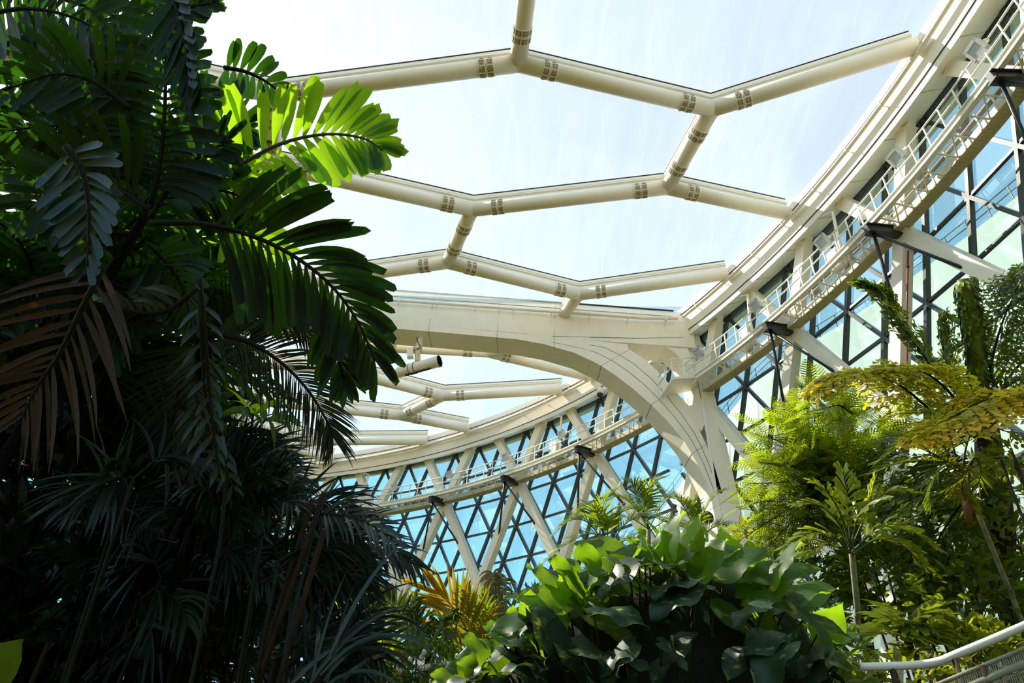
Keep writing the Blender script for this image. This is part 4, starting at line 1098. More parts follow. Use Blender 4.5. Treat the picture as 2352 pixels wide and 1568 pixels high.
hero_leaves = [  # big leaves along the top, seen against the light
    (1575, 1290, 12, 120, 105), (1640, 1300, 60, 125, 110), (1665, 1300, 95, 120, 100), (1520, 1270, -75, 120, 85), (1460, 1290, -62, 150, 110), (1560, 1300, -20, 70, 60), (1600, 1310, 35, 105, 95),
    (1480, 1330, -80, 150, 95), (1420, 1340, -70, 120, 90), (1380, 1350, -115, 110, 80), (1340, 1350, -40, 80, 70), (1300, 1375, -75, 110, 80), (1250, 1390, -50, 75, 70), (1230, 1410, -95, 100, 80),
    (1290, 1410, -120, 120, 70), (1350, 1400, 115, 130, 80), (1180, 1450, -60, 70, 65), (1200, 1460, -110, 90, 70), (1120, 1500, -40, 80, 80), (1140, 1490, -85, 90, 75), (1100, 1530, -100, 110, 85), (1170, 1520, -75, 110, 60),
    (1060, 1560, -60, 70, 60), (1240, 1450, 140, 90, 60), (1330, 1300, -60, 70, 60), (1700, 1320, 110, 130, 95), (1760, 1350, 100, 110, 80), (1740, 1310, 75, 130, 70), (1720, 1370, 135, 120, 60), (1820, 1370, 130, 120, 70),
    (1850, 1400, 110, 110, 50), (1880, 1440, 140, 90, 60), (1640, 1380, 120, 130, 75), (1560, 1370, 125, 120, 70), (1500, 1390, 110, 130, 75), (1440, 1420, -60, 90, 60), (1330, 1350, 130, 100, 70),
]
for x, y, a, l_, w_ in hero_leaves:
    place_leaf(x+bd.uniform(-4, 4), y+12, BDEP+bd.uniform(-.15, .25), a, l_*1.08, w_*1.0, V3((bd.uniform(-.35, .35), -.75, bd.uniform(.25, .7))).normalized(), 'pothos', droop=.35)
def crest_y(x):
    xs = [c[0] for c in crest]; ys = [c[1] for c in crest]; return float(np.interp(x, xs, ys))
for q in range(60):
    x = bd.uniform(1040, 1930); y = crest_y(x)+bd.uniform(25, 90)
    side = (x-1500)/450
    place_leaf(x, y+15, BDEP+bd.uniform(-.1, .6), side*75+bd.uniform(-55, 55), bd.uniform(70, 135), None, V3((side*.3+bd.uniform(-.4, .4), -.5, bd.uniform(.3, .9))).normalized(), 'pothos', droop=.5)
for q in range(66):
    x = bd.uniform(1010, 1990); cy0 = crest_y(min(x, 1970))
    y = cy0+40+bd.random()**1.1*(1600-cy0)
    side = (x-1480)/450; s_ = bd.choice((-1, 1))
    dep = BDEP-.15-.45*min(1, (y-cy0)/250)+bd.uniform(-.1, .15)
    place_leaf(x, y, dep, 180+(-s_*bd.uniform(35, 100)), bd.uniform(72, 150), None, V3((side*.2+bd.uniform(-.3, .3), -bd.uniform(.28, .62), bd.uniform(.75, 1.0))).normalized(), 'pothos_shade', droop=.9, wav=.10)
leaves.sort(key=lambda l: -l[3])
rest = {}
pet = MB()
for i, (b, d, nn, L_, W, mt, dr, wv, px, py, dep) in enumerate(leaves):
    mb = MB() if i < 95 else rest.setdefault(mt, MB())
    mb.tint = bd.uniform(.15, .85)
    big_leaf(mb, b, d, nn, L_, W, dr, wv, bd)
    if i < 95: mb.build('leaf', M[mt], bush, origin=b)
    e = D(lerp(px, 1490, .12), py+bd.uniform(60, 130), dep+.25)
    pet.tube([b, b.lerp(e, .5)+V3((0, -.03, .03)), e], [.007, .009, .011], 5)
for mt, mb in rest.items(): tag(mb.build('leaf', M[mt], bush), kind='stuff')
pet.build('leaf_stalks', M['rachis_lit'], bush)

# ---------------------------------------------------------------- fishtail palm at the right with golden tips
M['fish_dark'] = leaf_mat('fishtail_leaf', (.055, .095, .012), (.32, .42, .012), .42, .34, .55, spec=.55)
M['fish_gold'] = leaf_mat('golden_fishtail_leaf', (.24, .22, .012), (.85, .70, .02), .5, .34, .45, spec=.55, tip=(.95, .58, .02), tipfac=.85)
def fishtail_frond(parent, pts, up, nsec, Ls, Wl, Ll, mat_, seed, droop=.5, gold=.3, nlf=9, name='frond', a0=75, a1=30, sdroop=.5):
    rd = random.Random(seed)
    C = curve(pts, 40); m = 40
    lf = MB(); rb = MB(); rb.tube(C[::2], [lerp(.022, .006, i/20) for i in range(21)], 6)
    for i in range(nsec):
        t = .12+.88*(i+.5)/nsec; k = t*m; k0 = min(int(k), m-1); p = C[k0].lerp(C[k0+1], k-k0); T = (C[k0+1]-C[k0]).normalized()
        N = (up-T*up.dot(T)).normalized(); B = T.cross(N)
        for s in (-1, 1):
            a = math.radians(lerp(a0, a1, t)+rd.uniform(-8, 8))
            d = T*math.cos(a)+B*s*math.sin(a)+N*rd.uniform(-.05, .3)
            L_ = Ls*(.35+.65*math.sin(PI*min(1, .15+.85*t)))*rd.uniform(.85, 1.15)
            q = V3(p); path = [V3(q)]
            for w in range(nlf):
                q = q+d*(L_/nlf); d = (d+DOWN*(sdroop/nlf)).normalized(); path.append(V3(q))
                tt = (w+1)/nlf
                for s2 in (-1, 1):
                    sd = d.cross(N)
                    if sd.length < .01: continue
                    sd.normalize(); n2 = sd.cross(d)
                    aa = math.radians(rd.uniform(40, 70)); dd = d*math.cos(aa)+sd*s2*math.sin(aa)+n2*rd.uniform(-.3, .3)
                    lf.tint = min(1, max(0, rd.uniform(.1, .7)+(gold if tt > .5 else gold*.35)*rd.uniform(.3, 1.4)))
                    blade(lf, q, dd, n2+V3((rd.uniform(-.8, .8), rd.uniform(-.8, .8), .2)), Ll*rd.uniform(.7, 1.2)*(1-.35*tt), Wl*rd.uniform(.75, 1.2)*(1-.3*tt), 'fish', droop, 3, .2, .12, rd)
            rb.tube(path[::3]+[path[-1]], .004, 4, cap=False)
    f = lf.build(name, mat_, parent, origin=pts[0]); rb.build('rachis', M['rachis'], f)
    return f
FD = 9.0
g0 = D(2330, 1500, FD); ft = empty('fishtail_palm', (g0.x, g0.y, 0), 'tall fishtail palm at the right with golden-tipped ragged leaflets and an upright green spear', 'palm')
tr = MB(); tr.tube(curve([(g0.x, g0.y, 0), D(2325, 1400, FD), D(2300, 1200, FD), D(2270, 1000, FD), D(2245, 880, FD)], 14), [.20-.006*i for i in range(15)], 14); tr.build('trunk', M['bark'], ft)
# green scaly spear
spear = MB(); sc_ = curve([D(2250, 980, FD), D(2248, 880, FD), D(2235, 760, FD), D(2212, 640, FD)], 24)
spear.tube(sc_, [lerp(.10, .12, min(1, i/14)) if i < 20 else lerp(.12, .07, (i-20)/4) for i in range(25)], 16)
for q in range(420):
    i = bd.randrange(0, 24); an = bd.uniform(0, 2*PI); c = sc_[i].lerp(sc_[i+1], bd.random()); r_ = .117
    o = V3((math.cos(an), math.sin(an), 0)); spear.tint = bd.random()
    blade(spear, c+o*r_*.95, V3((0, 0, -1))+o*.45, o, .13, .045, 'lance', .0, 2, .5, 0, bd)
M['spear'] = leaf_mat('green_spear', (.13, .17, .012), (.16, .20, .01), .15, .4, .8)
so_ = spear.build('spear', M['spear'], ft); so_['label'] = 'upright scaly green spear'
U0 = V3((0, -.35, .9)).normalized()
F3 = lambda *p: [D(x, y, d) for x, y, d in p]
fishtail_frond(ft, F3((2250, 960, 9.0), (2150, 850, 8.8), (2080, 760, 8.7), (2030, 690, 8.6), (1985, 655, 8.5)), V3((.2, -.7, .6)).normalized(), 26, .42, .07, .15, M['fish_dark'], 1, gold=.0, a0=50, a1=22)
fishtail_frond(ft, F3((2260, 950, 9.0), (2280, 820, 9.0), (2310, 720, 9.0), (2350, 640, 9.0)), V3((-.2, -.8, .5)).normalized(), 24, .55, .055, .12, M['fish_dark'], 2, gold=0.)
fishtail_frond(ft, F3((2265, 960, 9.0), (2330, 850, 9.0), (2400, 800, 9.0), (2480, 800, 9.0)), V3((-.1, -.8, .5)).normalized(), 24, .7, .055, .12, M['fish_dark'], 3, gold=.1)
fishtail_frond(ft, F3((2255, 950, 9.0), (2200, 900, 8.9), (2170, 820, 8.9), (2160, 740, 8.9)), V3((.2, -.8, .5)).normalized(), 20, .5, .055, .12, M['fish_dark'], 4, gold=0.)
# the great arching golden fronds
fishtail_frond(ft, F3((2250, 1010, 9.0), (2160, 960, 8.6), (2060, 880, 8.3), (1960, 855, 8.1), (1880, 890, 8.0)), V3((.1, -.5, .85)).normalized(), 32, .62, .070, .14, M['fish_gold'], 5, sdroop=1.1, gold=.16, a0=80, a1=40)
fishtail_frond(ft, F3((2260, 1010, 8.8), (2180, 900, 8.4), (2110, 850, 8.2), (2030, 850, 8.0)), V3((.1, -.5, .85)).normalized(), 24, .55, .070, .14, M['fish_gold'], 6, gold=.05)
fishtail_frond(ft, F3((2420, 990, 7.6), (2330, 900, 7.5), (2240, 930, 7.3), (2160, 975, 7.2), (2115, 1000, 7.1)), V3((-.1, -.5, .85)).normalized(), 30, .50, .065, .13, M['fish_gold'], 7, sdroop=1.1, gold=.42, a0=80, a1=40)
fishtail_frond(ft, F3((2460, 1010, 7.6), (2380, 930, 7.5), (2300, 910, 7.4), (2230, 950, 7.3)), V3((-.1, -.5, .85)).normalized(), 22, .5, .065, .13, M['fish_gold'], 8, gold=.30)
fishtail_frond(ft, F3((2270, 1040, 9.0), (2200, 1060, 8.7), (2120, 1120, 8.5), (2040, 1200, 8.4)), V3((.1, -.5, .85)).normalized(), 18, .7, .10, .19, M['fish_dark'], 9, gold=.2)
fishtail_frond(ft, F3((2280, 1080, 9.0), (2230, 1130, 8.8), (2160, 1230, 8.6), (2120, 1330, 8.6)), V3((.1, -.5, .85)).normalized(), 16, .7, .10, .19, M['fish_dark'], 10, gold=.25)
fishtail_frond(ft, F3((2290, 1050, 9.2), (2340, 1060, 9.2), (2400, 1120, 9.2), (2440, 1230, 9.2)), V3((-.1, -.5, .85)).normalized(), 14, .6, .09, .18, M['fish_dark'], 11, gold=.1)
fishtail_frond(ft, F3((2270, 1000, 9.4), (2180, 980, 9.4), (2080, 1010, 9.4), (1990, 1090, 9.4)), V3((.1, -.5, .85)).normalized(), 16, .7, .10, .19, M['fish_dark'], 12, gold=.25)

# ---------------------------------------------------------------- feathery tree
M['feather'] = leaf_mat('feathery_leaf', (.10, .15, .010), (.40, .50, .012), .5, .5, .4)
def spray(mb, p, d, nn, L_, rd, npair=10):
    """doubly divided leaf: a thin stalk with tiny paired leaflets"""
    d = d.normalized(); q = V3(p)
    for i in range(npair):
        t = (i+1)/npair
        s = d.cross(nn); s.normalize(); n2 = s.cross(d)
        l2 = L_*.30*math.sin(PI*min(1, .2+.75*t))
        for sg in (-1, 1):
            dd = (d*.55+s*sg*.85+DOWN*.12); e = q+dd*l2
            w = d*(L_/npair*.55)
            mb.add([q-w*.5, q+w*.5, e+w*.4, e-w*.4], [(0, 1, 2, 3)])
        q = q+d*(L_/npair); d = (d+DOWN*.045).normalized()
def feather_branch(parent, pts, n, L_, rd, spread=.5, matn='feather', r=.02, tint=.5):
    C = curve(pts, 20); lf = MB(); st = MB(); st.tube(C, [lerp(r, .004, i/20) for i in range(21)], 6)
    for i in range(n):
        t = rd.uniform(.15, 1); k = t*20; k0 = min(int(k), 19); p = C[k0].lerp(C[k0+1], k-k0); T = (C[k0+1]-C[k0]).normalized()
        o = V3((rd.gauss(0, 1), rd.gauss(0, 1), rd.gauss(0, .6))).normalized()
        q = p+o*spread*rd.random()
        st.tube([p, q], .004, 4, cap=False)
        lf.tint = min(1, max(0, tint+rd.uniform(-.4, .4)))
        spray(lf, q, T*.6+o+V3((0, 0, .1)), V3((rd.uniform(-.4, .4), rd.uniform(-.4, .4), 1)).normalized(), L_*rd.uniform(.7, 1.2), rd)
    f = lf.build('foliage', M[matn], parent, origin=pts[0]); st.build('stem', M['bark'], f)
AD = 10.5
a0_ = D(1990, 1560, AD); ac = empty('feathery_tree', (a0_.x, a0_.y, 0), 'light green feathery tree with fern-like leaves in front of the white pillar', 'tree')
fork = D(1975, 1300, AD)
tr = MB(); tr.tube(curve([(a0_.x, a0_.y, 0), D(1985, 1440, AD), fork, D(1960, 1180, AD), D(1930, 1110, AD)], 10), [.10-.006*i for i in range(11)], 8); tr.build('trunk', M['bark'], ac)
fd_ = random.Random(9)
for x, y, n_ in ((1760, 1000, 60), (1820, 960, 60), (1880, 950, 55), (1940, 930, 50), (1740, 1060, 55), (1720, 1110, 45), (1800, 1080, 60), (1870, 1050, 60), (1950, 1010, 55), (2010, 960, 50), (1830, 1150, 50), (1690, 1165, 40), (1760, 1170, 45), (2040, 1030, 45), (1900, 1120, 50),
                 (1700, 1240, 36), (1760, 1260, 36), (1830, 1240, 40), (1880, 1220, 40), (1790, 1310, 32)):
    s0 = D(1935+fd_.uniform(-30, 40), 1110+fd_.uniform(-20, 80), AD); e = D(x, y, AD+fd_.uniform(-1.0, .4))
    feather_branch(ac, [s0, s0.lerp(e, .5)+V3((0, 0, .15)), e], n_, .42, fd_, .55)
feather_branch(ac, [D(1960, 950, 9.5), D(1920, 930, 9.3), D(1870, 960, 9.1)], 40, .40, fd_, .45)

# ---------------------------------------------------------------- slender areca palm leaning at the right, in front of the trees
M['areca'] = leaf_mat('areca_leaf', (.085, .135, .012), (.34, .44, .012), .42, .36, .45, spec=.5)
M['areca_y'] = leaf_mat('yellowing_areca_leaf', (.16, .17, .012), (.50, .44, .02), .45, .42, .3)
def areca(label, hub, foot, fr, matn, seed, Lp=.42, Wp=.024, n=34, tr_r=.03, tmat='trunk_grey', yellow=(), cat='palm', name='areca_palm', droop=.55):
    rd = random.Random(seed)
    foot = V3(foot); root = empty(name, (foot.x, foot.y, 0), label, cat)
    f0 = V3((foot.x, foot.y, 0))
    path = curve([f0, f0.lerp(foot, .7), foot, foot.lerp(hub, .5), hub], 14)
    t = MB(); t.tube(path, [tr_r*(1-.02*i) for i in range(15)], 8); t.build('trunk', M[tmat], root)
    for i, pp in enumerate(fr):
        lf_ = add_frond(root, pp, V3((rd.uniform(-.2, .2), -.45, .85)).normalized(), n, Lp*rd.uniform(.85, 1.1), Wp, M['areca_y' if i in yellow else matn], M['rachis_lit'], prof='linear', droop=droop*rd.uniform(.7, 1.3), rag=0, seg=4, a0=70, a1=24, t0=.18,
                        tint=rd.uniform(.3, .8), rnd=rd, rr=(.013, .003), lift=.25, fold=.15, ltip=.35)
    return root
hd = 7.6
lp = areca('slender leaning palm with drooping feathery fronds at the right, one hanging yellow', D(2215, 1100, hd), D(2352, 1440, hd),
      [F3((2205, 1080, hd), (2150, 1010, hd), (2090, 1010, hd), (2010, 1065, hd)), F3((2200, 1075, hd), (2140, 1040, hd), (2080, 1000, hd-.2), (2000, 1010, hd-.3)), F3((2205, 1070, hd), (2170, 1060, hd), (2080, 1060, hd), (1995, 1090, hd)),
       F3((2210, 1075, hd), (2230, 1000, hd), (2290, 985, hd), (2352, 1010, hd)), F3((2215, 1085, hd), (2240, 1050, hd), (2250, 1100, hd), (2215, 1175, hd)), F3((2205, 1085, hd), (2170, 1070, hd), (2140, 1110, hd), (2135, 1165, hd)),
       F3((2255, 1065, hd-.2), (2225, 1080, hd-.3), (2210, 1130, hd-.3), (2245, 1180, hd-.3)), F3((2200, 1070, hd), (2180, 1000, hd), (2140, 950, hd), (2080, 950, hd))], 'areca', 41, Lp=.34, tr_r=.035, yellow=(6,))
cs = MB(); cs.tube([D(2218, 1150, hd-.3), D(2222, 1170, hd-.3), D(2226, 1200, hd-.3)], [.03, .045, .03], 8)
cs.build('crown_shaft', paint('reddish_sheath', (.26, .085, .03), .6, .3, 8), lp)
# ---------------------------------------------------------------- palms at the foot of the far wall
md = 13.0
areca('light green feathery palm rising behind the left shoulder of the climber mound', D(1395, 1255, md), D(1405, 1400, md),
      [F3((1395, 1255, md), (1380, 1200, md), (1390, 1150, md), (1420, 1120, md)), F3((1395, 1255, md), (1350, 1200, md), (1310, 1195, md), (1270, 1230, md)), F3((1395, 1255, md), (1360, 1225, md), (1300, 1250, md), (1240, 1300, md)),
       F3((1395, 1260, md), (1440, 1200, md), (1490, 1185, md), (1530, 1200, md)), F3((1400, 1260, md), (1440, 1240, md), (1480, 1250, md), (1510, 1290, md)), F3((1390, 1260, md), (1350, 1270, md), (1310, 1300, md), (1290, 1340, md)),
       F3((1395, 1255, md), (1400, 1200, md), (1440, 1170, md), (1470, 1170, md)), F3((1395, 1265, md), (1365, 1290, md), (1350, 1330, md), (1345, 1360, md)), F3((1398, 1255, md), (1370, 1180, md), (1350, 1165, md), (1325, 1180, md))],
      'areca', 51, Lp=.62, Wp=.035, n=40, tr_r=.06)
areca('dark feathery palm with an upright frond just left of the arch leg foot', D(1490, 1215, 15), D(1495, 1400, 15),
      [F3((1490, 1215, 15), (1485, 1150, 15), (1500, 1110, 15), (1530, 1095, 15)), F3((1490, 1215, 15), (1455, 1160, 15), (1420, 1140, 15), (1395, 1150, 15)), F3((1490, 1215, 15), (1520, 1160, 15), (1550, 1140, 15), (1575, 1155, 15)),
       F3((1490, 1215, 15), (1450, 1190, 15), (1415, 1190, 15), (1390, 1215, 15)), F3((1490, 1220, 15), (1530, 1195, 15), (1560, 1200, 15), (1590, 1230, 15)), F3((1490, 1215, 15), (1470, 1150, 15), (1455, 1115, 15), (1440, 1105, 15))], 'fish_dark', 52, Lp=.60, Wp=.034, n=38, tr_r=.06)
areca('feathery palm with open fans standing in front of the arch leg foot', D(1605, 1235, 12.5), D(1605, 1400, 12.5),
      [F3((1605, 1235, 12.5), (1580, 1180, 12.5), (1560, 1150, 12.5), (1530, 1140, 12.5)), F3((1605, 1235, 12.5), (1615, 1180, 12.5), (1640, 1140, 12.5), (1665, 1125, 12.5)), F3((1605, 1235, 12.5), (1640, 1210, 12.5), (1665, 1205, 12.5), (1690, 1225, 12.5)),
       F3((1605, 1235, 12.5), (1570, 1210, 12.5), (1540, 1205, 12.5), (1515, 1225, 12.5)), F3((1605, 1235, 12.5), (1595, 1190, 12.5), (1590, 1165, 12.5), (1600, 1140, 12.5))], 'fish_dark', 53, Lp=.48, Wp=.028, n=34, tr_r=.05)
# second blower, on the arch leg
bc_ = U(*(lambda d: d*(11.9/d.y))(ray(1625, 1188))); root = empty('blower_fan', bc_, 'short round blower with a black mouth mounted low on the arch leg', 'fan')
fd2 = (CAM-bc_).normalized()+V3((.35, 0, .25)); fd2.normalize()
mb = MB(); mb.tube([bc_-fd2*.9+V3((0, 0, -.0)), bc_-fd2*.5, bc_], [.24, .29, .30], 20); mb.build('housing', M['cream'], root)
mb = MB(); mb.tube([bc_, bc_+fd2*.02], .27, 20); mb.build('outlet', M['dark'], root)
mb = MB(); mb.beam(bc_-fd2*.5-V3((0, 0, .28)), U(4.25, 12.45, bc_.z/S-.95), .14, .14); mb.build('mount', M['cream'], root)

# ---------------------------------------------------------------- planting round the rock, lower centre
rk = 9.0
M['yellow_palm'] = leaf_mat('yellowed_palm_leaf', (.24, .18, .012), (.50, .33, .015), .38, .5, .25)
M['dry'] = leaf_mat('dry_leaf', (.20, .17, .09), (.12, .10, .04), .15, .6, .35)
b_ = D(1075, 1520, rk+.6); py_ = empty('yellow_palm', (b_.x, b_.y, 0), 'palm with one large yellowed frond standing before the far glass wall', 'palm')
tr = MB(); tr.tube([(b_.x, b_.y, 0), b_], [.06, .05], 8); tr.build('trunk', M['trunk_grey'], py_)
kw = dict(prof='linear', droop=.12, rag=0, seg=4, fold=.2, lift=.1)
yf = add_frond(py_, F3((1092, 1510, rk+.6), (1075, 1455, rk+.6), (1045, 1400, rk+.6), (1000, 1355, rk+.6)), TOCAM, 26, .75, .05, M['yellow_palm'], M['rachis_lit'], a0=60, a1=16, t0=.1, tint=.5, ltip=.8, **kw); yf['label'] = 'yellowed frond'
add_frond(py_, F3((1092, 1510, rk+.6), (1090, 1450, rk+.7), (1080, 1400, rk+.7), (1065, 1350, rk+.7)), TOCAM, 16, .5, .04, M['fish_dark'], M['rachis'], a0=50, a1=16, droop=.6, **{k: v for k, v in kw.items() if k != 'droop'})
add_frond(py_, F3((1095, 1510, rk+.6), (1110, 1460, rk+.7), (1118, 1410, rk+.7), (1100, 1365, rk+.7)), TOCAM, 18, .55, .035, M['fish_dark'], M['rachis'], a0=70, a1=30, droop=1.0, **{k: v for k, v in kw.items() if k != 'droop'})
add_frond(py_, F3((1095, 1520, rk+.6), (1060, 1490, rk+.5), (1020, 1470, rk+.5), (980, 1480, rk+.5)), TOCAM, 14, .45, .035, M['areca'], M['rachis'], a0=60, a1=20, droop=.6, **{k: v for k, v in kw.items() if k != 'droop'})
b_ = D(985, 1500, rk); pg = empty('grey_green_palm', (b_.x, b_.y, 0), 'grey-green palm frond arching left beside the yellow frond', 'palm')
tr = MB(); tr.tube([(b_.x, b_.y, 0), b_], [.06, .05], 8); tr.build('trunk', M['trunk_grey'], pg)
M['olive'] = leaf_mat('olive_palm_leaf', (.055, .075, .022), (.10, .14, .02), .25, .4, .5, spec=.5)
add_frond(pg, F3((985, 1500, rk), (945, 1440, rk), (905, 1395, rk), (865, 1362, rk)), TOCAM, 30, .48, .045, M['olive'], M['rachis_lit'], prof='linear', droop=.8, rag=0, seg=4, a0=80, a1=40, t0=.08, lift=.05, ltip=.6)
add_frond(pg, F3((985, 1500, rk), (960, 1430, rk+.1), (945, 1400, rk+.1), (960, 1370, rk+.1)), TOCAM, 16, .35, .04, M['olive'], M['rachis_lit'], prof='linear', droop=.5, rag=0, seg=4, a0=60, a1=30)
add_frond(pg, F3((985, 1505, rk), (1010, 1450, rk), (1020, 1420, rk), (1050, 1405, rk)), TOCAM, 14, .32, .04, M['olive'], M['rachis_lit'], prof='linear', droop=.5, rag=0, seg=4, a0=60, a1=30)
b_ = D(1135, 1500, rk+1); ph = empty('drooping_palm', (b_.x, b_.y, 0), 'tall palm frond with dry drooping leaflets left of the climber mound', 'palm')
tr = MB(); tr.tube([(b_.x, b_.y, 0), b_], [.06, .05], 8); tr.build('trunk', M['trunk_grey'], ph)
add_frond(ph, F3((1125, 1500, rk+1), (1135, 1430, rk+1), (1140, 1370, rk+1), (1132, 1315, rk+1)), TOCAM, 44, .34, .038, M['dry'], M['rachis_lit'], prof='linear', droop=2.6, rag=0, seg=6, a0=85, a1=50, t0=.02, lift=.1, ltip=.8)
add_frond(ph, F3((1125, 1500, rk+1), (1128, 1420, rk+1.1), (1150, 1370, rk+1.1), (1155, 1330, rk+1.1)), TOCAM, 26, .34, .03, M['olive'], M['rachis'], prof='linear', droop=2.2, rag=0, seg=6, a0=85, a1=50, t0=.02, lift=.1, ltip=.8)
add_frond(ph, F3((1120, 1505, rk+1), (1095, 1450, rk+1), (1075, 1425, rk+1), (1060, 1445, rk+1)), TOCAM, 22, .3, .028, M['olive'], M['rachis'], prof='linear', droop=1.6, rag=0, seg=5, a0=80, a1=40, t0=.02)
# rock
rkm = paint('brown_rock', (.24, .12, .06), .85, .35, 2.5, bump=.8)
c = D(905, 1610, 8.6); rd = random.Random(3); mb = MB(); vs = []; nn_, mm_ = 18, 14
for i in range(mm_+1):
    for k in range(nn_):
        t = PI*i/mm_; a = 2*PI*k/nn_
        r_ = 1+.10*math.sin(3*a+2*t)+.08*math.sin(5*t+a)+rd.uniform(-.04, .04)
        vs.append((c.x+.42*r_*math.sin(t)*math.cos(a), c.y+.5*r_*math.sin(t)*math.sin(a), c.z*.5+(c.z*.5+.36)*math.cos(t)*(1+.03*math.sin(3*a))))
mb.add(vs, [(i*nn_+k, (i+1)*nn_+k, (i+1)*nn_+(k+1) % nn_, i*nn_+(k+1) % nn_) for i in range(mm_) for k in range(nn_)], True)
tag(mb.build('rock', rkm, origin=(c.x, c.y, 0)), 'brown rounded rock under small-leaved plants at the bottom edge', 'rock')
M['small'] = leaf_mat('small_shrub_leaf', (.055, .10, .020), (.20, .32, .012), .35, .36, .55, spec=.5)
M['bright'] = leaf_mat('bright_shrub_leaf', (.13, .17, .012), (.48, .52, .015), .45, .4, .4)
sh = shrub('small_leaved_shrub', D(985, 1545, 8.5), (.62, .4, .36), 1100, .095, .055, 'small', 'low shrub with small round leaves and whitish buds growing over the rock', 'shrub', 61, stems=6)
budm = paint('whitish_buds', (.55, .52, .42), .6, .1, 5)
for q in range(16):
    bb = MB(); p = D(950+rd.uniform(-50, 110), 1500+rd.uniform(-20, 55), 8.1); bb.ball(p, .028, 6, 5, (1, 1, 1.5)); bb.build('bud', budm, sh, origin=p)
shrub('small_leaved_shrub', D(875, 1545, 8.2), (.30, .3, .35), 420, .12, .05, 'bright', 'yellow-green shrub between the rock and the dark reeds', 'shrub', 62)
shrub('small_leaved_shrub', D(1035, 1600, 8.0), (.45, .35, .40), 500, .10, .05, 'small', 'green shrub right of the rock touching the climber mound', 'shrub', 63)
shrub('flowering_shrub', D(800, 1430, 9.0), (.30, .35, .50), 420, .16, .06, 'bright', 'airy yellow-green shrub behind the dark reeds at the far wall', 'shrub', 64)
st = empty('strap_leaf_plant', (D(960, 1500, 8.8).x, D(960, 1500, 8.8).y, 0), 'tuft of upright strap leaves in front of the yellow palm', 'plant')
for q in range(26):
    mb = MB(); x = 965+rd.uniform(-35, 80); p = D(x, 1505, 8.7); mb.tint = rd.random()
    blade(mb, p, V3((rd.uniform(-.35, .35), rd.uniform(-.2, .2), 1)), V3((rd.uniform(-.5, .5), -1, .2)), rd.uniform(.30, .55), .045, 'linear', .5, 5, .3)
    mb.build('leaf', M['small'], st, origin=p)
mb = MB(); mb.tube([V3(st.location), D(985, 1500, 8.8)], [.05, .04], 6); mb.build('stem', M['rachis'], st)
bl = empty('broad_leaf_plant', (D(850, 1540, 8.6).x, D(850, 1540, 8.6).y, 0), 'bright green broad leaf with ribs left of the rock planting', 'plant')
for x, y, tx, ty, l_, w_ in ((845, 1540, 838, 1440, .62, .34), (870, 1530, 905, 1480, .40, .26), (830, 1550, 800, 1500, .40, .22)):
    mb = MB(); a = D(x, y, 8.6); mb.tint = .8; big_leaf(mb, a, D(tx, ty, 8.6)-a, TOCAM+V3((0, 0, .3)), l_, w_, .1, .05, rd); mb.build('leaf', M['bright'], bl, origin=a)
mb = MB(); mb.tube([V3(bl.location), D(850, 1540, 8.6)], [.03, .02], 6); mb.build('stem', M['rachis'], bl)
shrub('small_tree', D(1240, 1378, 10.5), (.32, .3, .20), 150, .11, .05, 'small', 'light twig with small leaves sticking out left above the climber mound', 'shrub', 65, stems=2)

# ---------------------------------------------------------------- right: young fishtail palm, jagged shrub, undergrowth
M['young'] = leaf_mat('young_fishtail_leaf', (.12, .16, .012), (.42, .46, .012), .42, .36, .5, spec=.5)
yd = 7.4
y0 = D(1975, 1445, yd); yp = empty('young_fishtail_palm', (y0.x, y0.y, 0), 'young fishtail palm with a thin grey trunk and upright glossy fronds, centre right', 'palm')
tr = MB(); tr.tube(curve([(y0.x, y0.y, 0), D(1985, 1500, yd), D(1970, 1400, yd), D(1955, 1250, yd)], 10), .033, 8); tr.build('trunk', M['trunk_grey'], yp)
for i, (pp, n_, l_, w_) in enumerate((([(1955, 1260), (1950, 1190), (1945, 1130), (1935, 1080)], 12, .30, .07), ([(1955, 1260), (1985, 1190), (2000, 1140), (2010, 1100)], 11, .28, .07), ([(1955, 1265), (1925, 1200), (1880, 1160), (1820, 1160)], 13, .30, .06),
                                      ([(1955, 1270), (1910, 1230), (1860, 1230), (1800, 1260)], 12, .30, .07), ([(1955, 1270), (2010, 1220), (2080, 1215), (2150, 1260)], 13, .34, .10), ([(1955, 1275), (2010, 1240), (2070, 1250), (2120, 1300)], 12, .32, .10),
                                      ([(1955, 1270), (1900, 1250), (1850, 1270), (1790, 1290)], 10, .28, .09), ([(1955, 1260), (1930, 1180), (1900, 1130), (1870, 1110)], 11, .28, .06), ([(1955, 1260), (1975, 1180), (2040, 1130), (2100, 1130)], 12, .30, .08))):
    add_frond(yp, [D(x, y, yd-.02*i) for x, y in pp], V3((0, -.5, .85)).normalized(), n_, l_, w_, M['young'], M['rachis_lit'], prof='fish', droop=.8, rag=.12, seg=4, a0=58, a1=26, t0=.2, lift=.2, tint=.6, fold=.35)
js = empty('jagged_leaf_palm', (D(2085, 1480, 6.6).x, D(2085, 1480, 6.6).y, 0), 'bright low palm with wide jagged-ended leaves above the white handrail', 'palm')
rd = random.Random(8)
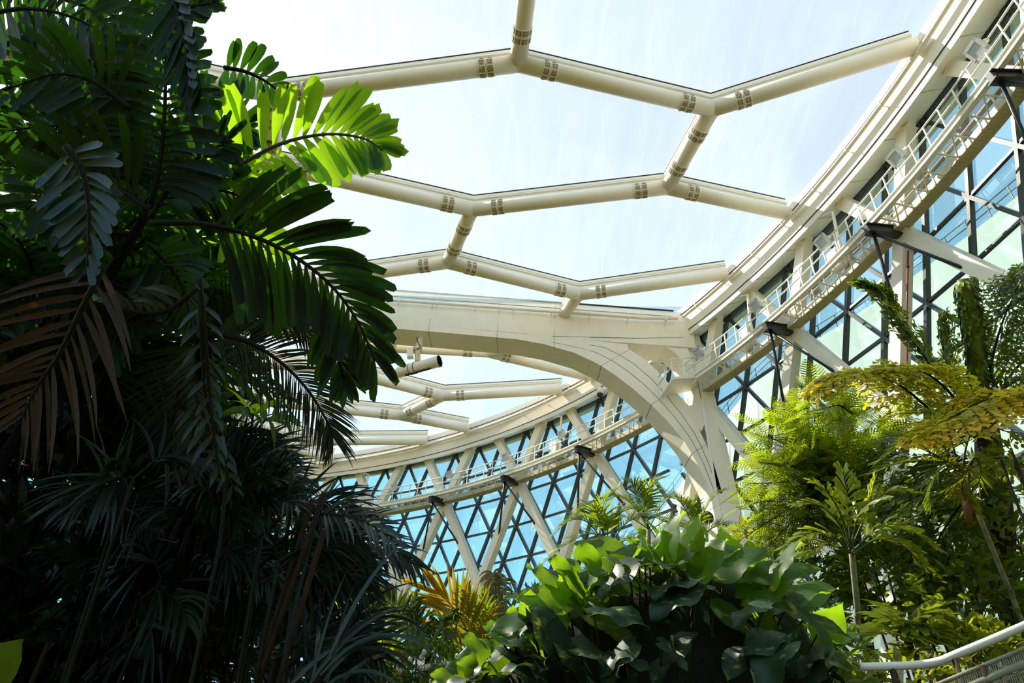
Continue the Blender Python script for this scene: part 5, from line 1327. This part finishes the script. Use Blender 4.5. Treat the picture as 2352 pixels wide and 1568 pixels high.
for q in range(34):
    p0 = D(2080+rd.uniform(-40, 50), 1440+rd.uniform(-25, 25), 6.6+rd.uniform(-.2, .3)); a = rd.uniform(0, 2*PI)
    d = V3((math.cos(a), -abs(math.sin(a))*.6+rd.uniform(-.2, .5), rd.uniform(-.25, .55)))
    mb = MB(); mb.tint = rd.uniform(.2, .95); L_ = rd.uniform(.34, .52)
    e = p0+d.normalized()*L_*.55
    nrm = V3((rd.uniform(-.4, .4), -.5, .85))
    for s_ in (-38, -19, 0, 19, 38):
        dd = Matrix.Rotation(math.radians(s_), 3, nrm.normalized()) @ d
        blade(mb, p0+d.normalized()*L_*.15, dd, nrm, L_*(1-abs(s_)/110)*rd.uniform(.85, 1.1), .07, 'premorse', .5, 5, .2, .2, rd)
    lf = mb.build('leaf', M['young'], js, origin=p0)
mb = MB(); mb.tube([V3(js.location), D(2085, 1470, 6.6)], [.05, .04], 8); mb.build('stem', M['bark'], js)
for c_, rad, n_, l_, w_, mt, lab, sd in (
        (D(2250, 1380, 8.2), (.75, .6, .55), 700, .20, .09, 'fish_dark', 'leafy dark shrub between the dark trunk and the handrail', 71),
        (D(2310, 1290, 8.6), (.5, .5, .7), 420, .24, .06, 'fish_dark', 'dark narrow-leaved shrub against the glass beside the trunk', 72),
        (D(2340, 1050, 7.0), (.30, .3, .16), 170, .11, .045, 'bright', 'sprig of small light green leaves at the right edge beside the leaning palm', 73),
        (D(2050, 1330, 9.4), (.8, .6, .5), 800, .22, .10, 'fish_dark', 'dark shrub behind the young fishtail palm trunk', 74),
        (D(1840, 1380, 9.6), (.7, .5, .8), 800, .16, .06, 'small', 'bushy green shrub behind the right shoulder of the climber mound', 75),
        (D(1930, 1550, 6.4), (.35, .4, .5), 520, .13, .04, 'small', 'fine-leaved shrub at the bottom between the climber mound and the handrail', 76),
        (D(2230, 1500, 6.4), (.7, .3, .25), 460, .16, .08, 'young', 'sunlit low shrub just behind the white handrail', 77),
        (D(1745, 1290, 11.5), (.65, .6, .7), 620, .15, .06, 'bright', 'yellow-green leafy shrub in front of the arch leg foot', 78),
        (D(2150, 1240, 10.4), (.9, .6, .8), 900, .26, .10, 'fish_dark', 'large dark shrub behind the leaning palm', 79),
        (D(2090, 1560, 5.0), (.42, .3, .14), 240, .10, .045, 'young', 'creeper trailing below the handrail in the bottom right', 80)):
    shrub('leafy_shrub', c_, rad, n_, l_, w_, mt, lab, 'shrub', sd, up=.5)
# ---------------------------------------------------------------- white handrail and wire mesh guard
hr = empty('handrail', (D(2352, 1437, 4.6).x, D(2352, 1437, 4.6).y, 0), 'white tubular handrail rising to the right in the bottom right corner', 'handrail')
hd2 = 4.6
path = curve(F3((1975, 1531, hd2+.15), (2080, 1528, hd2+.1), (2150, 1520, hd2+.05), (2200, 1501, hd2), (2280, 1468, hd2-.05), (2380, 1425, hd2-.1)), 30)
mb = MB(); mb.tube(path, .027, 12); mb.build('rail', paint('white_rail', (.82, .76, .68), .3, .03, 4), hr)
for i in (4, 17, 29):
    p = path[i]; mb = MB(); mb.tube([p, (p.x, p.y, 0)], .02, 8); mb.build('post', M['bark'], hr)
fb = D(2290, 1568, 3.9); wm = empty('wire_mesh_guard', (fb.x, fb.y, 0), 'wire mesh guard with dry vines in the bottom right corner', 'fence')
A_, B_ = D(2120, 1585, 4.0), D(2400, 1470, 3.8)
mb = MB(); mb.tube([A_, B_], .012, 8); mb.tube([A_-V3((0, 0, .07)), B_-V3((0, 0, .07))], .02, 8); mb.build('top_rail', M['trunk_grey'], wm)
mb = MB()
for q in range(60):
    p = A_.lerp(B_, q/59); mb.beam(p, p-V3((0, 0, .9)), .004, .004)
for q in range(18): mb.beam(A_-V3((0, 0, .05*q)), B_-V3((0, 0, .05*q)), .004, .004)
mb.build('mesh', paint('wire', (.35, .33, .28), .4, .1, 8), wm)
for q in (0, .5, 1):
    p = A_.lerp(B_, q); mb = MB(); mb.tube([p, (p.x, p.y, 0)], .018, 8); mb.build('post', M['bark'], wm)
dv = MB(); rd = random.Random(4)
for q in range(60):
    p = A_.lerp(B_, rd.uniform(.45, 1))+V3((0, .06, rd.uniform(-.5, -.04)))
    dv.tube(curve([p, p+V3((rd.uniform(-.12, .12), rd.uniform(-.04, .04), rd.uniform(-.1, .1))), p+V3((rd.uniform(-.2, .2), 0, rd.uniform(-.2, .1)))], 5), .003, 4, cap=False)
M['dryvine'] = paint('dry_vine', (.42, .27, .18), .8, .3, 9)
tag(dv.build('dry_vines', M['dryvine'], origin=B_), 'tangle of dry pinkish vine stems behind the wire mesh', 'vine', kind='stuff')
# ================================================================== CAMERA, SKY AND SUN
cam = bpy.data.cameras.new('camera'); co = bpy.data.objects.new('camera', cam); COL.objects.link(co)
cam.sensor_fit = 'HORIZONTAL'; cam.sensor_width = 36; cam.lens = 36*F_PX/2352; cam.clip_start = .05; cam.clip_end = 2000
X = V3((1, 0, 0)); Fw = V3((0, cp, sp)); Up = V3((0, -sp, cp))
e1 = X*cr - Up*sr; e2 = X*sr + Up*cr
mw = Matrix((e1, e2, -Fw)).transposed().to_4x4(); mw.translation = CAM
co.matrix_world = mw
SC.camera = co
SUN_D = V3((-.60, .36, .71)).normalized()
sun = bpy.data.lights.new('sun', 'SUN'); so = bpy.data.objects.new('sun', sun); COL.objects.link(so)
sun.energy = 8.0; sun.color = (1.0, .90, .72); sun.angle = math.radians(.6)
so.rotation_euler = SUN_D.to_track_quat('Z', 'Y').to_euler(); so.location = (0, 0, 60)
w = bpy.data.worlds.new('sky'); SC.world = w; w.use_nodes = True
nt = w.node_tree; N = nt.nodes; L = nt.links; N.clear()
out = N.new('ShaderNodeOutputWorld'); bg = N.new('ShaderNodeBackground'); L.new(bg.outputs[0], out.inputs[0])
tc = N.new('ShaderNodeTexCoord'); sx_ = N.new('ShaderNodeSeparateXYZ'); L.new(tc.outputs['Generated'], sx_.inputs[0])
rp = N.new('ShaderNodeValToRGB'); L.new(sx_.outputs['Z'], rp.inputs[0])
cr_ = rp.color_ramp
cr_.elements[0].position = 0.0; cr_.elements[0].color = (.42, .76, 1.0, 1)
cr_.elements[1].position = 1.0; cr_.elements[1].color = (.43, .56, .72, 1)
for p_, c_ in ((.15, (.40, .90, 1.25)), (.40, (.34, .76, 1.12)), (.75, (.43, .58, .76))):
    e = cr_.elements.new(p_); e.color = (*c_, 1)
# glow around the sun
vd = N.new('ShaderNodeVectorMath'); vd.operation = 'DOT_PRODUCT'; L.new(tc.outputs['Generated'], vd.inputs[0]); vd.inputs[1].default_value = SUN_D
mx0 = N.new('ShaderNodeMath'); mx0.operation = 'MAXIMUM'; mx0.inputs[1].default_value = 0; L.new(vd.outputs['Value'], mx0.inputs[0])
pw = N.new('ShaderNodeMath'); pw.operation = 'POWER'; pw.inputs[1].default_value = 5; L.new(mx0.outputs[0], pw.inputs[0])
gm = N.new('ShaderNodeMixRGB'); gm.blend_type = 'ADD'; L.new(pw.outputs[0], gm.inputs[0]); L.new(rp.outputs[0], gm.inputs[1]); gm.inputs[2].default_value = (.42, .34, .26, 1)
# thin bright cloud
nz = N.new('ShaderNodeTexNoise'); nz.inputs['Scale'].default_value = 1.7; nz.inputs['Detail'].default_value = 6; L.new(tc.outputs['Generated'], nz.inputs['Vector'])
r2 = N.new('ShaderNodeValToRGB'); r2.color_ramp.elements[0].position = .42; r2.color_ramp.elements[1].position = .75; L.new(nz.outputs['Fac'], r2.inputs[0])
hz = N.new('ShaderNodeMath'); hz.operation = 'MULTIPLY'; hz.inputs[1].default_value = .25; L.new(r2.outputs[0], hz.inputs[0])
cm = N.new('ShaderNodeMixRGB'); L.new(hz.outputs[0], cm.inputs[0]); L.new(gm.outputs[0], cm.inputs[1]); cm.inputs[2].default_value = (.9, .95, 1, 1)
L.new(cm.outputs[0], bg.inputs[0]); bg.inputs[1].default_value = .78
SC.view_settings.view_transform = 'Standard'; SC.view_settings.look = 'None'; SC.view_settings.gamma = 1.0
SC.view_settings.exposure = 0.46; SC.view_settings.use_curve_mapping = False
cy_ = SC.cycles
cy_.max_bounces = 8; cy_.diffuse_bounces = 4; cy_.glossy_bounces = 3; cy_.transmission_bounces = 4; cy_.transparent_max_bounces = 10
cy_.sample_clamp_indirect = 6.0; cy_.caustics_reflective = False; cy_.caustics_refractive = False
